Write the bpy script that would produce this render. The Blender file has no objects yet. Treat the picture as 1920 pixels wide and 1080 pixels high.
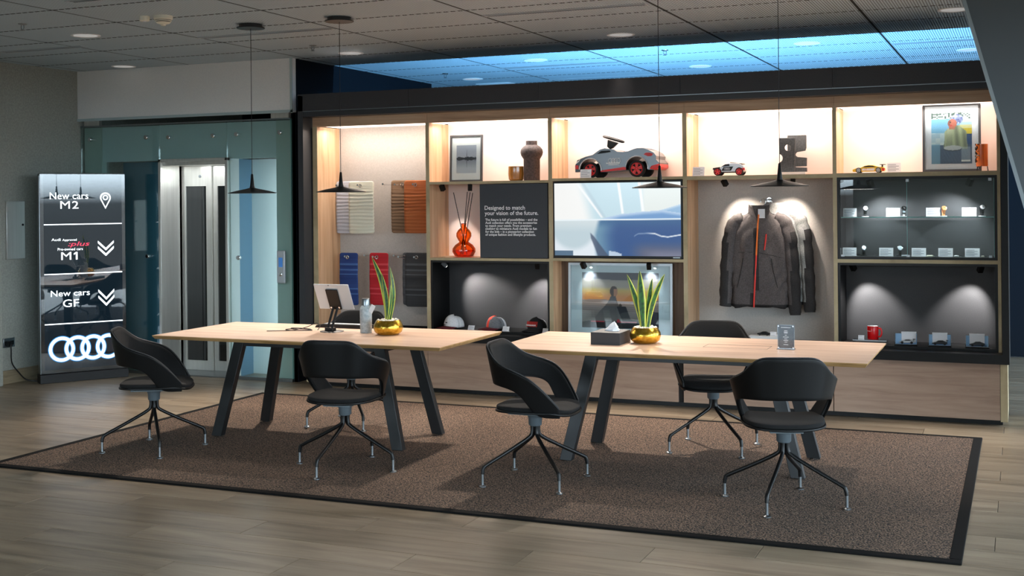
import bpy, bmesh, math, random
from mathutils import Vector, Matrix
PI = math.pi
S = bpy.context.scene
C = S.collection
random.seed(7)

# ------------------------------------------------------------------ camera
cam = bpy.data.cameras.new('camera'); camo = bpy.data.objects.new('camera', cam); C.objects.link(camo)
cam.sensor_width = 36; cam.sensor_fit = 'HORIZONTAL'
cam.lens = 2266/1920*36
cam.shift_y = -166.4/1920
cam.clip_end = 200
camo.matrix_world = Matrix.Translation((0, 0, 1.72)) @ Matrix.Rotation(math.radians(22.9), 4, 'Z') @ \
    Matrix.Rotation(PI/2, 4, 'X') @ Matrix.Rotation(-0.00997, 4, 'Z')
S.camera = camo

# ------------------------------------------------------------------ world / exposure
S.view_settings.view_transform = 'Standard'
S.view_settings.look = 'None'
S.view_settings.gamma = 1
S.view_settings.use_curve_mapping = False
S.view_settings.exposure = 1.2
W = bpy.data.worlds.new('world'); S.world = W; W.use_nodes = True
_n, _l = W.node_tree.nodes, W.node_tree.links
_tc = _n.new('ShaderNodeTexCoord'); _sp = _n.new('ShaderNodeSeparateXYZ'); _l.new(_tc.outputs['Generated'], _sp.inputs[0])
_r = _n.new('ShaderNodeValToRGB'); _e = _r.color_ramp.elements
_e[0].position = 0.0; _e[0].color = (0.04, 0.04, 0.04, 1); _e[1].position = 0.02; _e[1].color = (0.72, 0.88, 1.0, 1)
_l.new(_sp.outputs['Z'], _r.inputs[0]); _l.new(_r.outputs[0], _n['Background'].inputs[0])
_n['Background'].inputs[1].default_value = 4.3

def light(name, kind, loc, energy, color, target=None, size=None, size_y=None, spot=None, blend=0.5, radius=0.02, spread=None):
    l = bpy.data.lights.new(name, kind); l.energy = energy; l.color = color
    if kind == 'AREA':
        l.shape = 'RECTANGLE'; l.size = size; l.size_y = size_y or size
        if spread: l.spread = math.radians(spread)
    else:
        l.shadow_soft_size = radius
    if kind == 'SPOT':
        l.spot_size = math.radians(spot); l.spot_blend = blend
    o = bpy.data.objects.new(name, l); C.objects.link(o); o.location = loc
    d = Vector(target) - Vector(loc) if target else Vector((0, 0, -1))
    o.rotation_euler = d.to_track_quat('-Z', 'Y').to_euler()
    return o
WARM = (1.0, 0.86, 0.75)
COOL = (0.75, 0.9, 1.0)
BX = [(-6.10, -4.96), (-4.925, -3.775), (-3.74, -2.585), (-2.55, -1.375), (-1.345, -0.175)]
BAYTOP = 2.418
for i, (a, b) in enumerate(BX):
    light('bay_led_light', 'AREA', ((a+b)/2, 9.88, 2.395), 3.7, WARM, ((a+b)/2, 9.93, 0), b-a-0.08, 0.16)
# bar of blue uplight behind the shelving
light('blue_uplight', 'AREA', (-2.4, 10.27, 0.9), 140, (0.22, 0.58, 1.0), (-2.4, 11.3, 3.1), 4.0, 0.06)
# fill lights added inside the lift shaft to brighten the backing panels
light('shaft_fill', 'AREA', (-6.64, 9.96, 1.08), 1.5, (0.86, 0.95, 1.0), (-6.86, 10.15, 1.08), 0.08, 2.0)
light('recess_fill', 'AREA', (-7.55, 9.86, 2.085), 2.6, (0.95, 0.98, 1.0), (-7.55, 10.02, 0), 0.6, 0.06)  # added fill standing in for reflected daylight on the door leaves
light('shaft_fill', 'AREA', (-8.0, 9.96, 1.08), 0.9, (0.6, 0.88, 1.0), (-8.3, 10.15, 1.08), 0.06, 2.0)
light('car_light', 'AREA', (-7.6, 11.2, 2.2), 6, (0.9, 0.96, 1.0), (-7.6, 11.2, 0), 0.6, 0.6)

# ------------------------------------------------------------------ materials
def lin(c):
    return tuple(((x/12.92) if x <= 0.04045 else ((x+0.055)/1.055)**2.4) for x in c)
def rgb(r, g, b): return lin((r/255, g/255, b/255))
def newmat(name):
    m = bpy.data.materials.new(name); m.use_nodes = True
    return m, m.node_tree.nodes, m.node_tree.links, m.node_tree.nodes['Principled BSDF']
def plain(name, col, rough=0.5, metal=0.0, emit=None, es=0, spec=None, coat=0):
    m, n, l, p = newmat(name)
    p.inputs['Base Color'].default_value = (*col, 1); p.inputs['Roughness'].default_value = rough
    p.inputs['Metallic'].default_value = metal
    if spec is not None: p.inputs['Specular IOR Level'].default_value = spec
    if coat: p.inputs['Coat Weight'].default_value = coat; p.inputs['Coat Roughness'].default_value = .08
    if emit: p.inputs['Emission Color'].default_value = (*emit, 1); p.inputs['Emission Strength'].default_value = es
    return m
def ramp(n, stops):
    r = n.new('ShaderNodeValToRGB'); e = r.color_ramp.elements
    while len(e) < len(stops): e.new(0.5)
    for k, (p, c) in zip(e, stops): k.position = p; k.color = (*c, 1)
    return r
def wood(name, c1, c2, c3, sc=(1.2, 22, 22), rough=0.5, rand=0.0, bump=0.05, big=0.0):
    m, n, l, p = newmat(name)
    tc = n.new('ShaderNodeTexCoord'); mp = n.new('ShaderNodeMapping'); mp.inputs['Scale'].default_value = sc
    l.new(tc.outputs['Object'], mp.inputs[0])
    if rand:
        oi = n.new('ShaderNodeObjectInfo'); ad = n.new('ShaderNodeVectorMath'); ad.operation = 'ADD'
        ml = n.new('ShaderNodeMath'); ml.operation = 'MULTIPLY'; ml.inputs[1].default_value = 60
        l.new(oi.outputs['Random'], ml.inputs[0]); l.new(mp.outputs[0], ad.inputs[0]); l.new(ml.outputs[0], ad.inputs[1])
        vec = ad.outputs[0]
    else: vec = mp.outputs[0]
    no = n.new('ShaderNodeTexNoise'); no.inputs['Scale'].default_value = 1; no.inputs['Detail'].default_value = 6
    no.inputs['Roughness'].default_value = 0.62; no.inputs['Distortion'].default_value = 0.5
    l.new(vec, no.inputs['Vector'])
    r = ramp(n, [(0.28, c1), (0.5, c2), (0.72, c3)]); l.new(no.outputs['Fac'], r.inputs[0])
    col = r.outputs[0]
    if rand:
        mr = n.new('ShaderNodeMapRange'); mr.inputs[3].default_value = 1-rand; mr.inputs[4].default_value = 1+rand
        l.new(oi.outputs['Random'], mr.inputs[0])
        mx = n.new('ShaderNodeVectorMath'); mx.operation = 'SCALE'; l.new(col, mx.inputs[0]); l.new(mr.outputs[0], mx.inputs['Scale'])
        col = mx.outputs[0]
    l.new(col, p.inputs['Base Color']); p.inputs['Roughness'].default_value = rough
    b = n.new('ShaderNodeBump'); b.inputs['Strength'].default_value = bump; b.inputs['Distance'].default_value = 0.01
    l.new(no.outputs['Fac'], b.inputs['Height']); l.new(b.outputs[0], p.inputs['Normal'])
    return m
def speckle(name, c1, c2, scale=200, rough=0.9, bump=0.3, lo=.35, hi=.65, dist=0.004):
    m, n, l, p = newmat(name)
    tc = n.new('ShaderNodeTexCoord'); no = n.new('ShaderNodeTexNoise'); no.inputs['Scale'].default_value = scale
    no.inputs['Detail'].default_value = 3; l.new(tc.outputs['Object'], no.inputs['Vector'])
    r = ramp(n, [(lo, c1), (hi, c2)]); l.new(no.outputs['Fac'], r.inputs[0]); l.new(r.outputs[0], p.inputs['Base Color'])
    p.inputs['Roughness'].default_value = rough
    b = n.new('ShaderNodeBump'); b.inputs['Strength'].default_value = bump; b.inputs['Distance'].default_value = dist
    l.new(no.outputs['Fac'], b.inputs['Height']); l.new(b.outputs[0], p.inputs['Normal'])
    return m
def glass(name, tint, rough=0.02, base=0.06):
    m, n, l, p = newmat(name); n.remove(p)
    tr = n.new('ShaderNodeBsdfTransparent'); tr.inputs[0].default_value = (*tint, 1)
    gl = n.new('ShaderNodeBsdfGlossy'); gl.inputs['Roughness'].default_value = rough
    lw = n.new('ShaderNodeLayerWeight'); lw.inputs[0].default_value = 0.25
    mr = n.new('ShaderNodeMapRange'); mr.inputs[3].default_value = base; mr.inputs[4].default_value = 0.7
    l.new(lw.outputs['Fresnel'], mr.inputs[0])
    mx = n.new('ShaderNodeMixShader'); l.new(mr.outputs[0], mx.inputs[0]); l.new(tr.outputs[0], mx.inputs[1]); l.new(gl.outputs[0], mx.inputs[2])
    l.new(mx.outputs[0], n['Material Output'].inputs[0])
    return m
def vcol(name, rough=0.5, emit=0.0, spec=0.5, coat=0):
    m, n, l, p = newmat(name)
    a = n.new('ShaderNodeVertexColor'); a.layer_name = 'Col'
    l.new(a.outputs[0], p.inputs['Base Color']); p.inputs['Roughness'].default_value = rough
    p.inputs['Specular IOR Level'].default_value = spec
    if coat: p.inputs['Coat Weight'].default_value = coat; p.inputs['Coat Roughness'].default_value = 0.03
    if emit:
        p.inputs['Base Color'].default_value = (0.01, 0.01, 0.01, 1)
        l.remove(p.inputs['Base Color'].links[0])
        l.new(a.outputs[0], p.inputs['Emission Color']); p.inputs['Emission Strength'].default_value = emit
    return m

M = {}
OAK1, OAK2, OAK3 = rgb(150, 118, 92), rgb(188, 156, 126), rgb(208, 180, 150)
M['oak_h'] = wood('oak_horizontal', OAK1, OAK2, OAK3, (0.9, 14, 14), 0.5)
M['oak_v'] = wood('oak_vertical', rgb(168, 126, 92), rgb(205, 164, 126), rgb(222, 186, 150), (14, 14, 0.9), 0.5)
M['oak_edge'] = wood('oak_edge', rgb(150, 135, 105), rgb(176, 160, 126), rgb(190, 175, 142), (3, 3, 3), 0.55)
M['oak_base'] = wood('oak_base', rgb(136, 110, 94), rgb(156, 130, 112), rgb(170, 144, 125), (1.6, 10, 20), 0.5)
M['oak_dark'] = wood('oak_dark', rgb(84, 64, 50), rgb(110, 88, 70), rgb(128, 104, 84), (14, 14, 0.9), 0.55)
M['table_oak'] = wood('table_oak', rgb(186, 154, 132), rgb(214, 184, 162), rgb(226, 200, 180), (1.0, 16, 16), 0.34)
M['table_edge'] = wood('table_edge', rgb(150, 112, 68), rgb(184, 144, 94), rgb(200, 162, 112), (3, 12, 30), 0.45)
M['plank'] = wood('plank', rgb(98, 86, 70), rgb(134, 119, 100), rgb(152, 138, 118), (1.3, 13, 13), 0.34, rand=0.13, bump=0.02)
M['rug'] = speckle('rug_weave', rgb(10, 7, 6), rgb(126, 101, 82), 110, 0.95, 0.9, .42, .60, 0.01)
M['rug_border'] = plain('rug_border', rgb(14, 13, 13), 0.85, spec=.15)
M['wall_grey'] = speckle('wall_grey', rgb(146, 149, 142), rgb(160, 163, 155), 60, 0.8, 0.08)
M['wall_panel'] = speckle('bay_panel', rgb(176, 170, 164), rgb(184, 178, 172), 90, 0.75, 0.04)
M['bulkhead'] = speckle('bulkhead', rgb(232, 232, 232), rgb(240, 240, 238), 120, 0.75, 0.05)
M['bay_white'] = plain('bay_white', rgb(236, 222, 216), 0.6)
M['navy'] = plain('navy_paint', rgb(10, 17, 26), 0.8, spec=.2)
M['fascia'] = speckle('fascia', rgb(46, 46, 50), rgb(54, 54, 58), 150, 0.55, 0.05)
M['frame_dark'] = plain('frame_dark', rgb(48, 50, 54), 0.45)
M['niche'] = speckle('niche_black', rgb(38, 38, 40), rgb(50, 50, 52), 220, 0.6, 0.1)
M['black'] = plain('black_satin', rgb(10, 10, 11), 0.4, spec=.35)
M['black_matte'] = plain('black_matte', rgb(16, 16, 17), 0.8)
M['blackmetal'] = plain('black_steel', rgb(24, 26, 28), 0.42, 0.0)
M['shell'] = plain('shell_plastic', rgb(8, 9, 10), 0.45, spec=.3)
M['felt'] = speckle('felt_black', rgb(4, 4, 5), rgb(15, 15, 16), 320, 0.95, 0.4)
M['chairleg'] = plain('chair_leg_black', rgb(9, 10, 11), 0.4, spec=.4)
M['trim_pale'] = plain('trim_pale', rgb(176, 194, 196), 0.4)
M['hubgrey'] = plain('hub_grey', rgb(92, 102, 108), 0.45, 0.2)
M['chrome'] = plain('chrome', (0.75, 0.76, 0.78), 0.12, 1.0)
M['dullchrome'] = plain('dull_chrome', rgb(150, 156, 160), 0.3, 1.0)
M['steel'] = wood('brushed_steel', rgb(196, 196, 190), rgb(204, 204, 198), rgb(212, 212, 207), (40, 40, 1.0), 0.3, bump=0.02)
M['steel'].node_tree.nodes['Principled BSDF'].inputs['Metallic'].default_value = 0.55
M['white'] = plain('white', rgb(235, 235, 235), 0.5)
M['ivory'] = plain('ivory_plastic', rgb(244, 238, 218), 0.5)
M['card'] = plain('card_white', rgb(236, 236, 240), 0.6)
M['ink'] = plain('ink_grey', rgb(120, 126, 140), 0.7)
M['whitetext'] = plain('white_lettering', rgb(245, 245, 245), 0.6)
M['led'] = plain('led_diffuser', (1, 1, 1), 0.5, emit=(1.0, 0.9, 0.82), es=1.1)
M['lens'] = plain('downlight_lens', rgb(190, 196, 200), 0.4, emit=(1, .95, .9), es=.12)
M['spotlens'] = plain('spot_lens', (1, 1, 1), 0.4, emit=(1.0, 0.93, 0.85), es=7)
M['glass_teal'] = glass('glass_teal', (0.86, 0.945, 0.94), 0.03, 0.08)
M['glass_clear'] = glass('glass_clear', (0.93, 0.97, 0.97), 0.01, 0.05)
M['glass_edge'] = plain('glass_edge', rgb(120, 170, 165), 0.2)
M['acrylic'] = glass('acrylic', (0.92, 0.95, 0.98), 0.02, 0.04)
M['door_glass'] = plain('door_glass', rgb(10, 13, 15), 0.04, spec=0.8)
M['gold'] = speckle('gold_hammered', rgb(196, 150, 40), rgb(226, 186, 84), 60, 0.24, 0.5)
M['gold'].node_tree.nodes['Principled BSDF'].inputs['Metallic'].default_value = 1.0
M['pebble'] = plain('pebble', rgb(225, 220, 208), 0.6)
M['leaf'] = vcol('leaf', 0.4)
M['vase'] = speckle('vase_clay', rgb(62, 56, 58), rgb(84, 76, 78), 60, 0.75, 0.2)
M['stone'] = speckle('carved_stone', rgb(56, 58, 60), rgb(76, 78, 80), 70, 0.75, 0.25)
M['amber'] = plain('amber_glass', rgb(150, 102, 40), 0.15, coat=0.6)
M['orange_glass'] = glass('orange_glass', (1.0, 0.36, 0.07), 0.02, 0.10)
M['red'] = plain('red_plastic', rgb(214, 36, 34), 0.35)
M['redgloss'] = plain('red_glaze', rgb(220, 22, 26), 0.2)
M['carpaint'] = plain('car_grey', rgb(44, 47, 54), 0.28, 0.2, coat=0.5)
M['carsilver'] = plain('car_silver', rgb(190, 192, 196), 0.3, 0.3)
M['tyre'] = plain('tyre', rgb(24, 24, 25), 0.7)
M['yellow'] = plain('yellow_paint', rgb(236, 196, 40), 0.3)
M['paleblue'] = plain('pale_blue', rgb(150, 190, 225), 0.4)
M['orangezip'] = plain('zip_orange', rgb(240, 120, 40), 0.5)
M['redzip'] = plain('zip_red', rgb(220, 50, 40), 0.5)
M['jacket'] = speckle('jacket_cloth', rgb(72, 66, 66), rgb(92, 85, 84), 120, 0.85, 0.25)
M['jacket_dark'] = speckle('jacket_dark', rgb(34, 32, 33), rgb(46, 43, 43), 120, 0.8, 0.25)
M['jacket_pale'] = speckle('jacket_pale', rgb(120, 122, 122), rgb(150, 150, 148), 120, 0.85, 0.25)
M['silver'] = plain('tablet_silver', rgb(190, 198, 204), 0.35, 0.3)
M['bottle'] = speckle('bottle_steel', rgb(146, 160, 168), rgb(176, 188, 194), 60, 0.4, 0.15)
M['tissue'] = plain('tissue_paper', rgb(235, 236, 240), 0.8)
M['tissuebox'] = plain('tissue_box', rgb(44, 46, 50), 0.55)
M['screen'] = None
M['rose'] = plain('watch_rose', rgb(220, 150, 100), 0.25, 0.8)

# ------------------------------------------------------------------ geometry helpers
class MB:
    def __init__(s): s.v = []; s.f = []; s.mi = []
    def add(s, vs, fs, mi=0, mat=None):
        o = len(s.v)
        for v in vs:
            v = Vector(v)
            s.v.append(tuple(mat @ v) if mat else tuple(v))
        for f in fs: s.f.append(tuple(i+o for i in f)); s.mi.append(mi)
        return s
    def box(s, x0, x1, y0, y1, z0, z1, mi=0, mat=None):
        return s.add([(x0,y0,z0),(x1,y0,z0),(x1,y1,z0),(x0,y1,z0),(x0,y0,z1),(x1,y0,z1),(x1,y1,z1),(x0,y1,z1)],
            [(0,3,2,1),(4,5,6,7),(0,1,5,4),(1,2,6,5),(2,3,7,6),(3,0,4,7)], mi, mat)
    def lathe(s, prof, n=24, mi=0, mat=None, cap=True):
        vs = []; fs = []
        for r, z in prof:
            for k in range(n):
                a = 2*PI*k/n; vs.append((r*math.cos(a), r*math.sin(a), z))
        m = len(prof)
        for i in range(m-1):
            for k in range(n):
                k2 = (k+1) % n; fs.append((i*n+k, i*n+k2, (i+1)*n+k2, (i+1)*n+k))
        if cap:
            fs.append(tuple(reversed(range(n)))); fs.append(tuple(range((m-1)*n, m*n)))
        return s.add(vs, fs, mi, mat)
    def tube(s, pts, r, n=10, mi=0, mat=None, closed=False):
        pts = [Vector(p) for p in pts]; m = len(pts); vs = []; fs = []
        rs = r if isinstance(r, (list, tuple)) else [r]*m
        up = Vector((0, 0, 1)); prev = None
        for i, p in enumerate(pts):
            if closed: d = pts[(i+1) % m]-pts[i-1]
            else: d = pts[min(i+1, m-1)]-pts[max(i-1, 0)]
            d.normalize()
            if prev is None:
                a = d.cross(up if abs(d.dot(up)) < .95 else Vector((1, 0, 0))).normalized()
            else:
                a = (prev-d*prev.dot(d)).normalized()
            prev = a; b = d.cross(a)
            for k in range(n):
                t = 2*PI*k/n; vs.append(p+(a*math.cos(t)+b*math.sin(t))*rs[i])
        q = m if closed else m-1
        for i in range(q):
            j = (i+1) % m
            for k in range(n):
                k2 = (k+1) % n; fs.append((i*n+k, i*n+k2, j*n+k2, j*n+k))
        if not closed:
            fs.append(tuple(reversed(range(n)))); fs.append(tuple(range((m-1)*n, m*n)))
        return s.add(vs, fs, mi, mat)
    def prism(s, poly, y0, y1, mi=0, mat=None):          # polygon in (x,z), extruded along y
        n = len(poly)
        vs = [(x, y0, z) for x, z in poly]+[(x, y1, z) for x, z in poly]
        fs = [tuple(range(n)), tuple(reversed(range(n, 2*n)))]
        for i in range(n):
            j = (i+1) % n; fs.append((i, i+n, j+n, j))
        return s.add(vs, fs, mi, mat)
    def grid(s, P, mi=0, mat=None, closeu=False):
        m = len(P); n = len(P[0]); vs = [p for row in P for p in row]; fs = []
        for i in range(m-1 if not closeu else m):
            for j in range(n-1):
                i2 = (i+1) % m; fs.append((i*n+j, i2*n+j, i2*n+j+1, i*n+j+1))
        return s.add(vs, fs, mi, mat)
    def build(s, name, mats, parent=None, loc=(0,0,0), rot=(0,0,0), smooth=False, bevel=0, seg=2, cols=None):
        me = bpy.data.meshes.new(name); me.from_pydata(s.v, [], s.f)
        if not isinstance(mats, (list, tuple)): mats = [mats]
        for m in mats: me.materials.append(m)
        me.polygons.foreach_set('material_index', s.mi)
        bm = bmesh.new(); bm.from_mesh(me); bmesh.ops.recalc_face_normals(bm, faces=bm.faces); bm.to_mesh(me); bm.free()
        if smooth:
            me.polygons.foreach_set('use_smooth', [True]*len(me.polygons))
            me.set_sharp_from_angle(angle=math.radians(40))
        if cols:
            a = me.color_attributes.new('Col', 'FLOAT_COLOR', 'POINT')
            a.data.foreach_set('color', [x for c in cols for x in (*c, 1)])
        o = bpy.data.objects.new(name, me); C.objects.link(o); o.location = loc; o.rotation_euler = rot
        if parent: o.parent = parent
        if bevel:
            b = o.modifiers.new('bevel', 'BEVEL'); b.width = bevel; b.segments = seg; b.limit_method = 'ANGLE'
            b.harden_normals = False
            me.polygons.foreach_set('use_smooth', [True]*len(me.polygons)); me.set_sharp_from_angle(angle=math.radians(35))
        return o
def thing(name, label, cat, loc=(0,0,0), rz=0, group=None):
    o = bpy.data.objects.new(name, None); C.objects.link(o); o.location = loc; o.rotation_euler = (0, 0, rz)
    o.empty_display_size = 0.1
    return tag(o, label, cat, group)
def tag(o, label, cat, group=None):
    o['label'] = label; o['category'] = cat
    if group: o['group'] = group
    return o
def struct(o, label=None, cat=None):
    o['kind'] = 'structure'
    if label: o['label'] = label
    if cat: o['category'] = cat
    return o
def box(name, b, mat, parent=None, bevel=0, **k):
    return MB().box(*b).build(name, mat, parent, bevel=bevel, **k)
def dup(root, loc, rz, label, group=None):
    r = root.copy(); C.objects.link(r); r.location = loc; r.rotation_euler = (0, 0, rz); r['label'] = label
    if group: r['group'] = group
    for ch in list(root.children):
        c = ch.copy(); C.objects.link(c); c.parent = r
        for g in list(ch.children):
            d = g.copy(); C.objects.link(d); d.parent = c
    return r
def rot(ax, a): return Matrix.Rotation(a, 4, ax)
def tr(x, y, z): return Matrix.Translation((x, y, z))
def smooth(pts, n=4):
    P = [Vector(p) for p in pts]; out = []
    for i in range(len(P)-1):
        p0 = P[max(i-1,0)]; p1 = P[i]; p2 = P[i+1]; p3 = P[min(i+2, len(P)-1)]
        for k in range(n):
            t = k/n
            out.append(0.5*((2*p1)+(p2-p0)*t+(2*p0-5*p1+4*p2-p3)*t*t+(3*p1-p0-3*p2+p3)*t**3))
    out.append(P[-1]); return out
def interp(tab, x):
    if x <= tab[0][0]: return tab[0][1]
    for (a, b), (c, d) in zip(tab, tab[1:]):
        if x <= c: return b+(d-b)*(x-a)/(c-a)
    return tab[-1][1]
_fonts = {}
def text(name, body, mat, parent, x, z, y=0, width=None, height=None, align='LEFT', bold=0.0, shear=0, rotm=None, depth=.0006):
    """flat raised lettering in the x-z plane, facing -y; z is the baseline of the first line"""
    cu = bpy.data.curves.new(name, 'FONT'); cu.body = body; cu.size = 1; cu.align_x = align; cu.extrude = 0
    cu.offset = bold; cu.shear = shear; cu.resolution_u = 3; cu.space_line = 0.82
    t = bpy.data.objects.new('tmp_text', cu); C.objects.link(t)
    me = bpy.data.meshes.new_from_object(t); bpy.data.objects.remove(t); bpy.data.curves.remove(cu)
    xs = [v.co.x for v in me.vertices]; w = max(xs)-min(xs); x0 = min(xs)
    ys = [v.co.y for v in me.vertices]
    s = width/w if width else height
    sy = height/(max(ys)-min(ys)) if (width and height) else s
    ox = x0 if align == 'LEFT' else (x0+w/2 if align == 'CENTER' else x0+w)
    for v in me.vertices:
        v.co = Vector(((v.co.x-ox)*s, -depth, v.co.y*sy))
    me.name = name; me.materials.clear(); me.materials.append(mat)
    o = bpy.data.objects.new(name, me); C.objects.link(o); o.parent = parent; o.location = (x, y, z)
    if rotm: o.rotation_euler = rotm
    return o
def picture(name, fn, w, h, mat, parent, x, z, y=0, nx=70, ny=90, rotm=None):
    """flat print painted from a function of (u,v); faces -y"""
    mb = MB(); cols = []; P = []
    for i in range(nx+1):
        row = []
        for j in range(ny+1):
            u, v = i/nx, j/ny
            row.append((u*w-w/2, 0, v*h)); cols.append(lin(tuple(min(1, max(0, c)) for c in fn(u, v))))
        P.append(row)
    mb.grid(P)
    o = mb.build(name, mat, parent, loc=(x, y, z), cols=cols)
    if rotm: o.rotation_euler = rotm
    return o
def mixc(a, b, t):
    t = min(1, max(0, t)); return tuple(x+(y-x)*t for x, y in zip(a, b))
def c8(r, g, b): return (r/255, g/255, b/255)
def sstep(a, b, x):
    t = min(1, max(0, (x-a)/(b-a))); return t*t*(3-2*t)
def hsh(a, b=0):
    v = math.sin(a*127.1+b*311.7)*43758.5453; return v-math.floor(v)

# =================================================================== STRUCTURE
ZC = 3.08
fl = struct(box('floor', (-9.2, 4.0, -6, 14.0, -0.2, -0.012), M['black_matte']))
LP, RP = 1.54, 0.26
pm = None
for r in range(-6, 35):
    y1 = 5.48 + RP*r + RP
    if y1-RP < 3.9 or y1 > 14.0: continue
    ph = {0: -1.68, 1: -0.68, 2: -1.19}[(-r) % 3]
    k = math.floor((-9.0-ph)/LP)
    while ph+k*LP < 1.3:
        x0 = ph+k*LP
        if pm is None:
            ob = box('plank', (0.0015, LP-0.0015, -RP+0.0015, -0.0015, -0.012, 0), M['plank'], fl, bevel=0.0008, seg=1); pm = ob
        else:
            ob = pm.copy(); C.objects.link(ob)
        ob.location = (x0, y1, 0); k += 1
rest = MB()
rest.box(1.4, 4.0, -6, 14, -0.0119, -0.0005); rest.box(-9.2, 1.4, -6, 5.48-RP*6-0.0015, -0.0119, -0.0005); rest.build('plank_field', M['plank'], fl)['kind'] = 'stuff'

ce = struct(box('ceiling', (-9.2, 4.0, -6, 14.0, ZC+0.03, ZC+0.2), M['black_matte']))
def ceilmat():
    m, n, l, p = newmat('ceiling_mesh')
    tc = n.new('ShaderNodeTexCoord'); wv = n.new('ShaderNodeTexWave'); wv.inputs['Scale'].default_value = 16
    wv.bands_direction = 'X'; mp = n.new('ShaderNodeMapping'); l.new(tc.outputs['Object'], mp.inputs[0]); l.new(mp.outputs[0], wv.inputs[0])
    mp.inputs['Rotation'].default_value = (0, 0, 0)
    r = ramp(n, [(0.1, rgb(122, 136, 144)), (0.6, rgb(206, 222, 232))]); l.new(wv.outputs['Fac'], r.inputs[0])
    l.new(r.outputs[0], p.inputs['Base Color']); p.inputs['Roughness'].default_value = 0.5; p.inputs['Metallic'].default_value = 0.0
    b = n.new('ShaderNodeBump'); b.inputs['Strength'].default_value = 0.35; b.inputs['Distance'].default_value = 0.01
    l.new(wv.outputs['Fac'], b.inputs['Height']); l.new(b.outputs[0], p.inputs['Normal'])
    return m
M['ceil'] = ceilmat()
pc = None
for i in range(9):
    for j in range(16):
        x0 = -1.085+1.296*(i-7); y0 = 3.96+0.652*j
        if x0 > 2: continue
        if pc is None:
            ob = box('ceiling_panel', (0.011, 1.285, 0.004, 0.648, 0, 0.02), M['ceil'], ce); pc = ob
        else: ob = pc.copy(); C.objects.link(ob)
        ob.location = (x0, y0, ZC)
for i in range(10):
    x0 = -1.085+1.296*(i-7)
    if x0 < 2.6: box('joint_strip', (x0-0.012, x0+0.012, 3.96, 13.86, ZC+0.001, ZC+0.03), M['black_matte'], ce)
for j in range(17):
    jm = MB()
    for q_ in range(205): jm.box(-9.0+0.056*q_, -9.0+0.056*q_+0.036, 3.96+0.652*j-0.008, 3.96+0.652*j+0.008, ZC-0.0015, ZC+0.03)
    jm.build('joint_dashes', M['black_matte'], ce)['kind'] = 'stuff'
struct(box('ceiling_front', (-9.2, 4.0, -6, 3.955, ZC, ZC+0.029), M['ceil']))

struct(box('wall_left', (-9.2, -8.97, -6, 13.86, 0, ZC), M['wall_grey']))
pr = struct(box('trim_1', (-8.97, -8.90, 6.5, 8.655, 0, ZC), M['wall_grey'], bevel=0.004))
struct(box('baseboard_left', (-8.97, -8.955, 8.66, 9.78, 0, 0.13), wood('base_tile', rgb(110, 98, 78), rgb(140, 126, 102), rgb(150, 136, 112), (3, 3, 20), 0.5), bevel=0.003))
struct(box('wall_back', (-9.2, 2.6, 13.86, 14.0, 0, ZC), M['navy']))
struct(box('wall_front', (-3.2, 4.0, -6.2, -6, 0, ZC), M['wall_grey']))
struct(box('trim_2', (-9.2, -3.2, -6.2, -6, 0, 0.3), M['wall_grey']))
wl = struct(box('wall_shaft_side', (-6.43, -6.365, 9.80, 12.68, 0, ZC), M['navy']))
bk = struct(box('wall_bulkhead', (-8.97, -6.36, 9.74, 9.80, 2.568, ZC), M['bulkhead'], bevel=0.003))
box('trim_strip', (-8.97, -6.36, 9.732, 9.742, 2.563, 2.59), M['trim_pale'], bk)
box('trim_strip', (-6.385, -6.36, 9.732, 9.742, 2.56, ZC), M['trim_pale'], bk)
struct(box('wall_shaft_back', (-8.97, -6.43, 12.6, 12.68, 0, ZC), M['navy']))
# slanted grey slab at the right
sl = struct(MB().prism([(-0.356, ZC), (2.2, ZC), (2.2, 0), (0.458, 0)], 8.3, 8.7).build('wall_right', plain('slab_grey', rgb(88, 94, 98), 0.55)))
d = Vector((0.814, 0, -3.08)).normalized()
MB().prism([(-0.376, ZC), (-0.352, ZC), (0.462, 0), (0.438, 0)], 8.29, 8.71).build('edge_trim', plain('slab_trim', rgb(150, 160, 164), 0.5), sl)

# ---- lift front: painted backing with glass cladding
LF = struct(box('wall_lift', (-8.96, -8.735, 9.83, 9.9, 0, 2.50), plain('pale_green', rgb(196, 206, 196), 0.6)))
box('backing_panel', (-6.61, -6.435, 9.83, 9.9, 0, 2.50), plain('pale_green_2', rgb(196, 208, 200), 0.6), LF)
box('header_panel', (-8.735, -6.61, 9.84, 9.9, 2.145, 2.50), plain('header_teal', rgb(214, 226, 226), 0.6), LF)
box('backing_panel', (-8.735, -7.97, 10.15, 10.2, 0, 2.145), plain('deep_teal', rgb(70, 108, 124), 0.6), LF)
box('backing_panel', (-7.129, -7.12, 9.94, 10.15, 0, 2.145), plain('mid_blue', rgb(110, 150, 180), 0.6), LF)
box('backing_panel', (-7.129, -7.12, 9.80, 9.94, 0, 2.145), M['white'], LF)
box('backing_panel', (-8.969, -8.96, 9.9, 10.15, 0, 2.145), plain('deep_teal_2', rgb(60, 96, 112), 0.6), LF)
box('backing_panel', (-7.12, -6.60, 10.15, 10.2, 0, 2.145), plain('pale_blue_white', rgb(236, 242, 244), 0.6), LF)
for a, b, z0, z1 in [(-8.96, -7.967, 0.03, 2.505), (-7.963, -7.148, 2.15, 2.505), (-7.144, -6.41, 0.03, 2.505)]:
    box('glass_panel', (a, b, 9.775, 9.787, z0, z1), M['glass_teal'], LF)
box('glass_edge', (-6.41, -6.404, 9.77, 9.792, 0.03, 2.505), M['glass_edge'], LF)
box('floor_channel', (-7.144, -6.41, 9.765, 9.80, 0, 0.03), M['dullchrome'], LF)
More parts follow.
